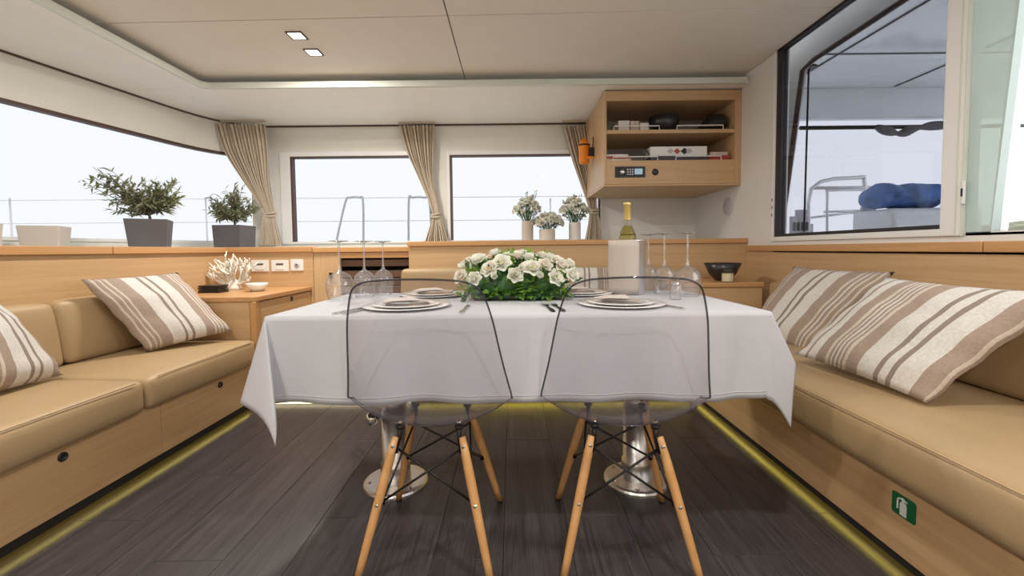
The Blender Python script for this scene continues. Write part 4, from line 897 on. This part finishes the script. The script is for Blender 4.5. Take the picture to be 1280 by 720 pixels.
# centrepiece
fx, fy = 0.013, 1.745
fa = thing('flower_centrepiece', 'long arrangement of white flowers and green leaves in the middle of the table', 'flowers', (fx, fy, TZ + .001), local=True)
bm = NB(); box(bm, -.185, .185, -.055, .055, 0, .035); obj('tray', bm, 'clearb', fa, bevel=0.004)
bm = NB(); box(bm, -.178, .178, -.050, .050, .003, .05); obj('foam', bm, 'leafd', fa, bevel=0.012)
bm = NB(); bmesh.ops.create_uvsphere(bm, u_segments=20, v_segments=12, radius=1)
for v in bm.verts: v.co = Vector((v.co.x * .20, v.co.y * .072, .055 + v.co.z * (.082 if v.co.z > 0 else .05)))
obj('moss', bm, 'leafd', fa, smooth=True)
rn = random.Random(21); bl = NB(); bl2 = NB()
def dome(u, v):   # u along (-1..1), v around (-1 front .. 1 back)
    return Vector((.225 * u, .10 * sin(v * 1.35) * sqrt(max(0, 1 - .35 * u * u)), .045 + .125 * cos(v * 1.25) * sqrt(max(.1, 1 - .62 * u * u)))), Vector((u * .7, sin(v * 1.35) * 1.0, cos(v * 1.25) + .15))
fpos = [(-.88, -.45, 4), (-.86, .1, 1), (-.62, -.15, 0), (-.55, .45, 2), (-.46, -.72, 1), (-.22, -.62, 0), (-.34, -.05, 2), (-.16, .25, 0), (.02, -.2, 3), (.08, -.78, 4), (.0, .6, 4), (.14, .1, 2), (.26, -.30, 2), (.28, -.72, 0), (.34, .35, 1), (.46, -.02, 2), (.52, -.62, 3), (.60, .35, 4), (.70, -.3, 1), (.80, -.55, 3), (.92, -.2, 2), (.86, .25, 0), (-.95, -.85, 3), (-.72, -.95, 2), (-.02, -.95, 2), (.4, -.98, 4), (.66, -.9, 0), (.95, -.8, 2), (-.34, -1.0, 4), (-.7, .6, 0), (.2, .75, 2), (-.3, .8, 1), (.65, .75, 0)]
for u, v, k in fpos:
    p, d = dome(u, v); p += Vector((rn.uniform(-.006, .006), 0, rn.uniform(-.004, .010))); put_flower(fa, FM[k], p, d + Vector((rn.uniform(-.15, .15), rn.uniform(-.25, .0), 0)), rn.uniform(.95, 1.15), k in (0, 1))
for i in range(420):
    u, v = rn.uniform(-1.05, 1.05), rn.uniform(-1.35, 1.25); p, d = dome(u, v); p *= rn.uniform(.72, .97) ; p.z = max(.012, p.z - .006)
    dd = d + Vector((rn.uniform(-.8, .8), rn.uniform(-.8, .8), rn.uniform(-.5, .6))); leaf_quad(bl if rn.random() < .6 else bl2, p, dd, rn.uniform(.03, .055), rn.uniform(.008, .014), Vector((rn.uniform(-1, 1), rn.uniform(-1, 1), 1)))
for i in range(110):
    u = rn.uniform(-1.08, 1.05); p = Vector((.21 * u, -.06 + rn.uniform(-.012, .01), rn.uniform(.02, .05))); leaf_quad(bl2 if rn.random() < .6 else bl, p, Vector((rn.uniform(-.7, .7), -1, rn.uniform(-.7, .3))), rn.uniform(.028, .05), rn.uniform(.008, .016), Vector((rn.uniform(-.5, .5), -.4, 1)))
for i in range(14):
    u = rn.uniform(-.4, .7); p, d = dome(u, .35); leaf_quad(bl, p, Vector((rn.uniform(-.4, .4), 0, 1)), .055, .010, Vector((0, -1, .2)))
for b_, nm in ((bl, 'leaf'), (bl2, 'leafd')):
    o = obj('foliage', b_, nm, fa); o['kind'] = 'stuff'
# vases on the back ledge
FS = [flower_mesh('rose', .026, 'petal', 31), flower_mesh('rose', .024, 'petal', 32), flower_mesh('bud', .022, 'petal2', 33)]
FB = [flower_mesh('rose', .030, 'petal', 35), flower_mesh('rose', .030, 'petal2', 36), flower_mesh('rose', .026, 'petal', 37)]
def vase(label, px, r, h, mat, spread, fh, nf, seed, Y_=3.37, fm=FS):
    c = at(px, 300, Y=Y_); t = thing('flower_vase', label, 'vase', (c.x, Y_, 0.9845 if Y_ > YP + .1 else ZB + .0005), 0, 'flower vases on the back ledge', local=True)
    bm = NB(); lathe(bm, [(0, 0), (r, 0), (r, h), (r - .006, h), (r - .006, h - .03), (0, h - .03)], segs=28); obj('vase', bm, mat, t, smooth=False, bevel=0.002)
    rn = random.Random(seed); bs = NB(); bl = NB()
    for i in range(nf):
        an = i * 2.399; q = sqrt((i + .5) / nf); tip = Vector((spread * q * cos(an), spread * .75 * q * sin(an), h + fh * (1 - .62 * q * q) * rn.uniform(.62, 1.05)))
        st = Vector((tip.x * .25, tip.y * .25, h - .02)); mid = st.lerp(tip, .5) + Vector((0, 0, .012)); tube(bs, curve([st, mid, tip], 3), .0018, 4)
        put_flower(t, fm[i % 3], tip, Vector((tip.x * 1.2, tip.y - .09, fh * .35)), rn.uniform(.9, 1.15), False)
        for k in range(7):
            p = st.lerp(tip, rn.uniform(.35, 1.08)); leaf_quad(bl, p, Vector((rn.uniform(-1, 1), rn.uniform(-1, 1), rn.uniform(.1, 1))), rn.uniform(.02, .04), rn.uniform(.004, .008), Vector((0, 0, 1)))
    for i in range(6):
        p = Vector((rn.uniform(-.7, .7) * spread, rn.uniform(-.4, .4) * spread, h + fh * rn.uniform(.95, 1.12))); tube(bs, [Vector((p.x * .5, p.y * .5, h + fh * .5)), p], .0013, 4); leaf_quad(bl, p, Vector((0, 0, 1)), .014, .005, Vector((0, 1, 0)))
    obj('stems', bs, 'stem', t); fo = obj('foliage', bl, 'olive_green', t); fo['kind'] = 'stuff'; return t
vase('tall taupe cylinder vase with white flowers, leftmost of three on the ledge', 659.5, .045, .155, 'vase1', .105, .205, 34, 41)
vase('short wide sand-coloured vase with dense white flowers, middle of the ledge', 684, .062, .09, 'vase2', .125, .115, 30, 42, fm=FB)
vase('pale grey cylinder vase with white flowers, beside the curtain', 718.5, .046, .14, 'vase3', .112, .20, 38, 43)

# ================================================================== TABLEWARE
def wine_glass(loc, label, h=.25, R_=.056, s=1.0):
    t = thing('wine_glass', label, 'wine glass', (loc[0], loc[1], TZ + .0016), 0, 'upturned wine glasses on the table', local=True)
    hb = h * .46
    bm = NB(); prof = [(R_ * .80, 0), (R_ * .92, hb * .18), (R_, hb * .42), (R_ * .97, hb * .62), (R_ * .80, hb * .82), (R_ * .5, hb * .95), (.010, hb * 1.03)]
    prof = [(p.x, p.y) for p in curve([Vector((a, b, 0)) for a, b in prof], 5)]; lathe(bm, prof, segs=36); bo = obj('bowl', bm, 'wglass', t, smooth=True)
    bm = NB(); tube(bm, [(R_ * .80 * cos(k * pi / 16), R_ * .80 * sin(k * pi / 16), 0.0012) for k in range(32)], .0012, 5, closed=True); obj('lip', bm, 'wglass', bo, smooth=True)
    bm = NB(); lathe(bm, [(p.x, p.y) for p in curve([Vector(v) for v in [(0, hb * 1.0, 0), (.010, hb * 1.03, 0), (.0052, hb * 1.14, 0), (.0042, h * .7, 0), (.0046, h * .93, 0), (.010, h * .975, 0), (.036, h - .003, 0), (.038, h - .001, 0), (.030, h + .0005, 0), (0, h + .001, 0)]], 4)], segs=28); obj('stem', bm, 'wstem', t, smooth=True)
    return t
def tpt(px, Y_): return (at(px, 360, Y=Y_).x, Y_)
wine_glass(tpt(425, 1.80), 'upturned wine glass at the left table edge, leftmost of three', .243, .056)
wine_glass(tpt(456, 1.89), 'upturned wine glass in the middle of the left three', .243, .050)
wine_glass(tpt(479.5, 1.97), 'upturned wine glass of the left three, nearest the flowers', .243, .046)
wine_glass(tpt(859, 1.78), 'upturned wine glass nearest the black bowl, rightmost of the right three', .262, .056)
wine_glass(tpt(830, 1.88), 'upturned wine glass in the middle of the right three', .262, .048)
wine_glass(tpt(810, 1.965), 'upturned wine glass right beside the wine cooler', .262, .044)
def plate_set(px, Y_, lbl, near):
    X_ = at(px, 372, Y=Y_).x
    bm = NB(); lathe(bm, [(0, .001), (.10, .001), (.120, .004), (.152, .008), (.152, .010), (.120, .007), (.10, .005), (0, .005)], (X_, Y_, TZ + .0012), 48)
    tag(obj('plate', bm, 'china', smooth=True), 'large white dinner plate ' + lbl, 'plate', 'white plates on the table')
    bm = NB(); lathe(bm, [(0, .001), (.075, .001), (.092, .004), (.118, .008), (.118, .010), (.092, .007), (.075, .005), (0, .005)], (X_, Y_, TZ + .0065), 44)
    tag(obj('plate', bm, 'china', smooth=True), 'smaller white plate stacked on the dinner plate ' + lbl, 'plate', 'white plates on the table')
    return X_
def napkin(X_, Y_, rz, lbl, w_=.085, d_=.055):
    z0 = TZ + .0135; bm = NB()
    surf(bm, lambda u, v: Vector(((u - .5) * 2 * w_ * (1 - .12 * v), (v - .5) * 2 * d_, z0 + .007 + .004 * sin(u * pi) + .004 * noise.noise(Vector((u * 4, v * 4, rz * 9))) - .006 * v)), 12, 8)
    bmesh.ops.solidify(bm, geom=bm.faces[:], thickness=-.005)
    pts = [Vector((-w_ * 1.02, -d_ * .95, z0 + .013)), Vector((w_ * .55, -d_ * 1.0, z0 + .017)), Vector((w_ * .1, d_ * .75, z0 + .016)), Vector((-w_ * .75, d_ * .55, z0 + .014))]; prism(bm, pts, (0, 0, .004))
    bmesh.ops.rotate(bm, verts=bm.verts[:], matrix=Matrix.Rotation(rz, 3, 'Z'), cent=(0, 0, 0)); bmesh.ops.translate(bm, verts=bm.verts[:], vec=(X_, Y_, 0))
    tag(obj('napkin', bm, 'napkin', bevel=0.002), lbl, 'napkin', 'folded napkins on the plates')
x1 = plate_set(509, 1.52, 'in front of the left chair', True); napkin(x1, 1.52, R(12), 'folded beige napkin on the plates at the left chair')
x2 = plate_set(776, 1.52, 'in front of the right chair', True); napkin(x2, 1.52, R(-28), 'folded beige napkin on the plates at the right chair', .08, .06)
x3 = plate_set(543, 1.90, 'on the far side of the table, left', False); napkin(x3, 1.90, R(5), 'folded beige napkin on the far left plates')
x4 = plate_set(722, 1.90, 'on the far side of the table, right', False); napkin(x4, 1.90, R(-5), 'folded beige napkin on the far right plates')
def cutlery(kind, a, b, mat, label):
    """a = handle end, b = working end, both on the cloth"""
    A_ = Vector((*a, TZ + .004)); B2 = Vector((*b, TZ + .004)); d = (B2 - A_).normalized(); L = (B2 - A_).length; s = Vector((-d.y, d.x, 0)); up = Vector((0, 0, 1))
    t = thing(kind, label, kind, (A_.x, A_.y, TZ + .001), group='cutlery on the table')
    bm = NB()
    prof = [(0, .0055), (.08, .0075), (.3, .006), (.45, .004), (.52, .0035)]
    for (u0, w0), (u1, w1_) in zip(prof, prof[1:]):
        p0, p1 = A_ + d * L * u0, A_ + d * L * u1; zt3 = .0025
        vs_ = [p0 + s * w0 - up * zt3, p0 - s * w0 - up * zt3, p1 - s * w1_ - up * zt3, p1 + s * w1_ - up * zt3]; prism(bm, vs_, (0, 0, .005))
    obj('handle', bm, mat, t, bevel=0.0012)
    bm = NB()
    if kind == 'knife':
        prism(bm, [A_ + d * L * .52 - s * .004, A_ + d * L * .55 - s * .009, A_ + d * L * .92 - s * .009, B2 + s * .004, A_ + d * L * .52 + s * .005], (0, 0, .002)); obj('blade', bm, 'chrome', t)
    else:
        prism(bm, [A_ + d * L * .52 - s * .004, A_ + d * L * .68 - s * .011, A_ + d * L * .76 - s * .012, A_ + d * L * .76 + s * .012, A_ + d * L * .68 + s * .011, A_ + d * L * .52 + s * .004], (0, 0, .002))
        for k in range(4):
            o_ = s * (-.0105 + .007 * k); p0 = A_ + d * L * .755 + o_; prism(bm, [p0 - s * .0015, p0 + s * .0015, B2 + o_ + s * .001, B2 + o_ - s * .001], (0, 0, .002))
        obj('tines', bm, 'chrome', t)
def tz(px, py): p = at(px, py, Z=TZ + .004); return (p.x, p.y)
def tail(px, py, dx, dy, L=.20):
    p = tz(px, py); k = L / sqrt(dx * dx + dy * dy); return p, (p[0] + dx * k, p[1] + dy * k)
a, b = tail(416, 392, .35, 1); cutlery('fork', a, b, 'chrome', 'silver fork left of the left plate, outer of the pair')
a, b = tail(429, 392.5, .30, 1); cutlery('fork', a, b, 'chrome', 'silver fork left of the left plate, next to the plate')
a, b = tail(576, 391, .02, 1); cutlery('knife', a, b, 'chrome', 'silver knife between the left plate and the flowers')
a, b = tail(692, 389, -.10, 1); cutlery('fork', a, b, 'blackm', 'dark-handled fork left of the right plate, outer of the pair')
a, b = tail(705, 388.5, -.12, 1); cutlery('fork', a, b, 'blackm', 'dark-handled fork left of the right plate, next to the plate')
a, b = tail(856, 386, -.32, 1); cutlery('knife', a, b, 'chrome', 'silver knife right of the right plate')
# wine cooler and bottle
wx, wy = at(784, 340, Y=1.90).x, 1.90
wk = thing('wine_cooler', 'steel wine cooler wrapped in a beige sleeve behind the right plate', 'wine cooler', (wx, wy, TZ + .001), local=True)
hh = at(785, 300.5, Y=1.85).z - TZ
bm = NB(); lathe(bm, [(0, 0), (.072, 0), (.076, .004), (.076, hh - .004), (.079, hh), (.074, hh + .002), (.071, hh - .006), (.071, .01), (0, .008)], segs=40); obj('bucket', bm, 'steel', wk, smooth=True)
bm = NB()
def slv(u, v):
    an = R(150) + u * R(142); rr = .0795; return Vector((rr * cos(an), rr * sin(an), .004 + v * (hh - .004 - .012 * max(0, abs(u - .5) * 2 - .85) / .15)))
surf(bm, slv, 30, 8); obj('sleeve', bm, 'suede', wk, smooth=True, solid=0.004)
bt = thing('wine_bottle', 'white wine bottle with gold capsule standing in the wine cooler', 'bottle', (wx, wy, TZ + .012), local=True)
ht = at(785.5, 253, Y=1.90).z - TZ - .012
bm = NB(); lathe(bm, [(p.x, p.y) for p in curve([Vector(v) for v in [(0, 0, 0), (.036, 0, 0), (.0375, .01, 0), (.0375, ht * .58, 0), (.036, ht * .64, 0), (.026, ht * .70, 0), (.0165, ht * .75, 0), (.0145, ht * .82, 0), (.0142, ht * .985, 0)]], 4)], segs=32); obj('glass', bm, 'clearb', bt, smooth=True)
bm = NB(); lathe(bm, [(p.x, p.y) for p in curve([Vector(v) for v in [(0, .004, 0), (.034, .004, 0), (.0350, .012, 0), (.0350, ht * .58, 0), (.0335, ht * .635, 0), (.024, ht * .695, 0), (.016, ht * .735, 0), (0, ht * .737, 0)]], 4)], segs=32); obj('wine', bm, 'wine', bt, smooth=True)
bm = NB(); lathe(bm, [(.0152, ht * .80), (.0156, ht * .81), (.0152, ht * .965), (.0165, ht * .968), (.0165, ht * .995), (.013, ht), (0, ht)], segs=28); obj('capsule', bm, 'gold', bt, smooth=True)
# small glass shaker between plate and glasses
def shaker(px, Y_, lb):
    X_ = at(px, 365, Y=Y_).x; t = thing('salt_shaker', lb, 'shaker', (X_, Y_, TZ + .001), 0, local=True)
    bm = NB(); lathe(bm, [(0, 0), (.020, 0), (.022, .004), (.017, .045), (.015, .055), (0, .055)], segs=16); obj('glass_body', bm, 'wstem', t, smooth=True)
    bm = NB(); lathe(bm, [(.0155, .055), (.016, .066), (.010, .072), (0, .073)], segs=16); obj('cap', bm, 'chrome', t, smooth=True)
shaker(844, 1.66, 'small glass salt shaker with chrome cap in front of the right wine glasses')
# black bowl and candle jar on the right cabinet
X_ = at(903, 340, Y=2.93).x; bm = NB()
lathe(bm, [(0, 0), (.045, 0), (.05, .006), (.085, .045), (.118, .118), (.113, .118), (.08, .05), (.04, .012), (0, .010)], (X_, 2.93, zc2 + .001), 36)
tag(obj('bowl', bm, 'blackw', smooth=True), 'black conical bowl on the right corner cabinet', 'bowl')
X_ = at(909.5, 345, Y=2.80).x; t = thing('candle_jar', 'small cream candle in a glass jar in front of the black bowl', 'candle', (X_, 2.80, zc2 + .001), local=True)
bm = NB(); lathe(bm, [(0, .004), (.035, .004), (.035, .055), (0, .055)], segs=20); obj('wax', bm, 'candle', t, smooth=False)
bm = NB(); lathe(bm, [(0, 0), (.038, 0), (.039, .004), (.038, .062), (.030, .072), (.031, .088), (.028, .088), (.028, .072)], segs=24); obj('jar', bm, 'clearb', t, smooth=True)

# ================================================================== PILLOWS
SEQ_A = [(1.2, 't'), (.5, 'y'), (.9, 't'), (.4, 'y'), (.8, 't'), (.5, 'y'), (3.2, 't'), (3.6, 'c'), (.8, 'd'), (1.3, 'c'), (.8, 'd'), (3.4, 'c'), (2.8, 't'), (.6, 'y'), (.7, 't'), (.4, 'c'), (.7, 't'), (.5, 'y'), (.9, 't'), (.5, 'y'), (1.1, 't')]
SEQ_B = [(3.2, 'c'), (.8, 't'), (2.4, 'c'), (2.6, 't'), (.7, 'y'), (.6, 't'), (.45, 'c'), (.6, 't'), (.45, 'c'), (.6, 't'), (.45, 'c'), (.6, 't'), (.7, 'y'), (2.8, 't'), (3.8, 'c'), (1.0, 'd'), (1.6, 'c'), (1.0, 'd'), (3.6, 'c'), (2.8, 't'), (.5, 'y'), (.4, 't')]
M['stripeA'] = stripes('striped_linen_narrow', SEQ_A); M['stripeB'] = stripes('striped_linen_wide', SEQ_B)
def pillow(corners, th_, mat, label, seed=0):
    """corners: top-left, top-right, bottom-right, bottom-left; stripes run top to bottom"""
    TL, TR, BRr, BLl = [Vector(c) for c in corners]; cen = (TL + TR + BRr + BLl) / 4
    n_ = ((TR - TL) + (BRr - BLl)).cross((TL - BLl) + (TR - BRr)).normalized()
    if n_.dot(Vector((0, 0, HE)) - cen) < 0: n_ = -n_
    bm = NB(); uvl = bm.loops.layers.uv.new('UVMap')
    def fn(side):
        def f(u, v):
            a, b = 2 * u - 1, 2 * v - 1
            pin = .045; uu = .5 + .5 * a * (1 - pin * (1 - b * b) * abs(a) ** 2); vv = .5 + .5 * b * (1 - pin * (1 - a * a) * abs(b) ** 2)
            p = TL.lerp(TR, uu).lerp(BLl.lerp(BRr, uu), vv)
            k = (max(0, 1 - abs(a) ** 2.4) * max(0, 1 - abs(b) ** 2.4)) ** .55
            wr = .012 * noise.noise(Vector((u * 4 + seed, v * 4, side))) + .006 * noise.noise(Vector((u * 11 + seed, v * 9, side)))
            edge = .006 * sin(v * 22 + seed) * (1 - k)
            return p - cen + n_ * side * (th_ / 2 * k + wr * (k if k < .999 else 1) * 1.0) + n_ * edge
        return f
    surf(bm, fn(1), 26, 22, uvl); surf(bm, fn(-1), 26, 22, uvl); bmesh.ops.remove_doubles(bm, verts=bm.verts[:], dist=1e-5)
    o = obj('throw_pillow', bm, mat, smooth=True); o.location = cen; tag(o, label, 'pillow', 'striped throw pillows'); return o
ZSE = 0.432
def up(v, off): return v + off
pillow([at(100, 350, X=-1.98), at(221, 341, X=-1.95), at(291, 413, X=-1.585), at(184, 440, Z=ZSE)], .12, 'stripeA', 'striped beige pillow on the left sofa, beside the corner cabinet', 1)
pillow([at(-125, 375, X=-1.93), at(-6, 374, X=-1.97), at(81, 468, Z=ZSE), at(-95, 520, Z=ZSE)], .15, 'stripeB', 'striped pillow at the left edge of the picture on the left sofa', 2)
pillow([at(992, 333, X=1.62), at(1119, 340, X=1.645), at(1012, 443, X=1.46), (1.34, 2.50, ZSE)], .11, 'stripeA', 'striped pillow on the right sofa, nearest the table and half behind the other', 3)
pillow([at(1106, 346, X=1.46), at(1350, 366, X=1.56), at(1160, 505, X=1.27), at(993, 443, X=1.21)], .13, 'stripeB', 'wide striped pillow lying in front on the right sofa', 4)
pillow([at(700, 333, Y=3.04), at(766, 334, Y=3.04), at(770, 372, Y=2.95), at(696, 372, Y=2.95)], .11, 'stripeA', 'striped pillow on the back settee, behind the flowers', 5)

# ================================================================== OUTSIDE
rl = thing('deck_railing', 'thin stainless deck railing with wires outside the windows', 'railing', (-2.5, 5.3, 0.3))
YRl = 5.3
def rp(px, py, Y_=YRl): return at(px, py, Y=Y_)
for za, zb2 in (((-40, 251), (760, 245)), ((-40, 280), (760, 274))):
    bm = NB(); tube(bm, [rp(*za), rp(*zb2)], .005, 6); obj('wire', bm, 'steel', rl)
for px in (12, 257, 688, 905):
    a = rp(px, 249); bm = NB(); tube(bm, [(a.x, YRl, .3), (a.x, YRl, a.z + .01)], .010, 8); obj('stanchion', bm, 'steel', rl, smooth=True)
for pts in ([(417, 330), (421, 300), (432, 252), (438, 247), (449, 247), (454, 254), (454, 330)], [(511, 330), (511, 252), (516, 247), (530, 247), (537, 254), (541, 330)]):
    bm = NB(); tube(bm, curve([rp(px, py, YRl - .05) for px, py in pts], 5), .014, 8); obj('gate_hoop', bm, 'gelcoat', rl, smooth=True)
bx('floor_deck', (-7.5, XR, YW + .09, 5.6, .30, .40), 'gelcoat', st=True)
bm = NB(); prism(bm, [(-3.10, YW + .085, .30), (-4.1, -2.9, .30), (-5.6, -2.9, .30), (-5.6, YW + .085, .30)], (0, 0, .10)); struct('floor_side_deck', bm, 'gelcoat')
# cockpit
YH = 4.75
bx('ceiling_cockpit', (XR + 0.25, 5.4, 1.2, YH, 2.62, 2.72), 'hardtop', st=True, bevel=0.02)
hb = bx('beam_cockpit', (XR + 0.25, 5.4, YH, YH + .10, 2.30, 2.72), 'hardtop', st=True, bevel=0.02); hb.name = 'trim_9'
for y0_ in (2.9, 3.9): bx('panel_joint', (XR + .3, 5.3, y0_, y0_ + .015, 2.612, 2.62), 'pot', bpy.data.objects['ceiling_cockpit'])
for x0_ in (2.9, 4.1): bx('panel_joint', (x0_, x0_ + .015, 1.3, YH - .05, 2.610, 2.62), 'pot', bpy.data.objects['ceiling_cockpit'])
bm = NB(); n0 = at(1000, 160, Y=YH - .02); n1 = at(1200, 152, Y=YH - .02)
tube(bm, [(n0.x, YH - .02, n0.z), (n1.x + 2, YH - .02, n0.z)], .022, 8); obj('awning_roll', bm, 'blackm', hb, smooth=True)
pts = [(1095, 158), (1110, 164), (1125, 167), (1140, 162), (1160, 158), (1185, 156)]
bm = NB(); tube(bm, curve([at(px, py, Y=YH - .06) for px, py in pts], 4), [.02 + .03 * abs(sin(k * .45)) for k in range(21)], 8); obj('awning_fold', bm, 'pot', hb, smooth=True)
bx('floor_cockpit', (XR + .15, 7.0, 0.4, 6.0, .20, .26), 'gelcoat', st=True)
cr_ = thing('cockpit_rail', 'stainless guard rail of the cockpit seen through the right window', 'railing', (3.6, 4.5, .26))
YC = 4.45
def cp(px, py, Y_=YC): return at(px, py, Y=Y_)
for pts, r in (([(1014, 320), (1014, 236), (1073, 222), (1080, 226), (1082, 260), (1082, 320)], .020), ([(1014, 235), (1175, 234)], .018), ([(1034, 320), (1034, 243), (1039, 238), (1105, 238), (1112, 244), (1116, 262)], .014), ([(1014, 272), (1080, 264)], .013), ([(1030, 265), (1080, 263)], .012)):
    bm = NB(); tube(bm, curve([cp(*p) for p in pts], 4) if len(pts) > 2 else [cp(*p) for p in pts], r, 8); obj('rail_tube', bm, 'steel', cr_, smooth=True)
for px in (1014, 1082):
    a = cp(px, 280); bm = NB(); tube(bm, [(a.x, YC, .262), (a.x, YC, a.z)], .02, 8); obj('post', bm, 'steel', cr_, smooth=True)
for i, (px0, px1, py0, py1, lb) in enumerate([(988, 1011, 262, 320, 'grey bracket plate on the cockpit coaming beside the window post'), (1068, 1098, 258, 320, 'grey bracket plate below the raised cockpit rail')]):
    a, b = cp(px0, py1, 4.15), cp(px1, py0, 4.15); t = thing('bracket_plate', lb, 'bracket', ((a.x + b.x) / 2, 4.15, .26), group='cockpit bracket plates')
    bm = NB(); box(bm, a.x, b.x, 4.15, 4.18, .261, a.z + (b.z - a.z) * .86); box(bm, a.x + (b.x - a.x) * .3, b.x - (b.x - a.x) * .08, 4.15, 4.18, a.z + (b.z - a.z) * .86, b.z); obj('plate', bm, 'vent', t, bevel=0.004)
    for k in range(4): bx('bolt', (a.x + (b.x - a.x) * (.12 + .24 * k), a.x + (b.x - a.x) * (.22 + .24 * k), 4.135, 4.15, b.z - .20, b.z - .12), 'pot', t)
a, b = cp(1114, 330, 3.6), cp(1172, 259, 3.6)
t = thing('cockpit_bench', 'white moulded cockpit bench under the blue cover', 'bench', ((a.x + b.x) / 2, 3.8, .26))
bx('seat_box', (a.x, b.x + .4, 3.6, 4.05, .261, b.z), 'gelcoat', t, bevel=0.05, bseg=4)
bm = NB(); c0_ = cp(1108, 262, 3.62); c1_ = cp(1185, 232, 3.62)
def tarp(u, v):
    an = v * 2 * pi; rr = 1 + .22 * noise.noise(Vector((u * 5, cos(an) * 1.5, sin(an) * 1.5))); k = sm(u / .22 + .28)
    return Vector((c0_.x + (c1_.x - c0_.x) * u, 3.80 + .20 * k * rr * cos(an), b.z + .115 + .105 * k * rr * sin(an)))
gq = surf(bm, tarp, 26, 22); bmesh.ops.remove_doubles(bm, verts=bm.verts[:], dist=1e-5)
bm.faces.new([v for v in gq[0][:22] if v.is_valid]); bm.faces.new([v for v in gq[26][:22] if v.is_valid])
tag(obj('folded_cover', bm, 'tarp', smooth=True), 'crumpled blue cover lying on the cockpit bench', 'cover')
bm = NB(); a = at(1005, 290, X=2.0); b = at(1011, 86, X=2.0); tube(bm, [a, b], .006, 6); lathe(bm, [(0, 0), (.05, 0), (.05, .012), (0, .012)], b, 12)
tag(obj('lowering_line', bm, 'blackm'), 'thin black vertical line behind the right window post', 'line')
# far shore beyond the door
bm = NB(); base = at(1268, 275, Y=40)
def hill(u, v):
    h = 3.9 * sin(pi * u) ** .6 * sin(pi * v) ** .7 + .9 * noise.noise(Vector((u * 9, v * 9, 0)))
    return Vector((44.5 + u * 60, 36 + v * 26, -1.7 + max(0, h + 2.0) * min(1, 6 * u, 6 * (1 - u)) * min(1, 5 * v, 5 * (1 - v))))
surf(bm, hill, 40, 24); so = struct('ground_shore', bm, 'bush', smooth=True)
bm = NB(); surf(bm, lambda u, v: hill(u * .5 + .02, v * .25 + .02) + Vector((-.6, -.8, -.5)), 16, 8); obj('earth_bank', bm, 'earth', so, smooth=True)
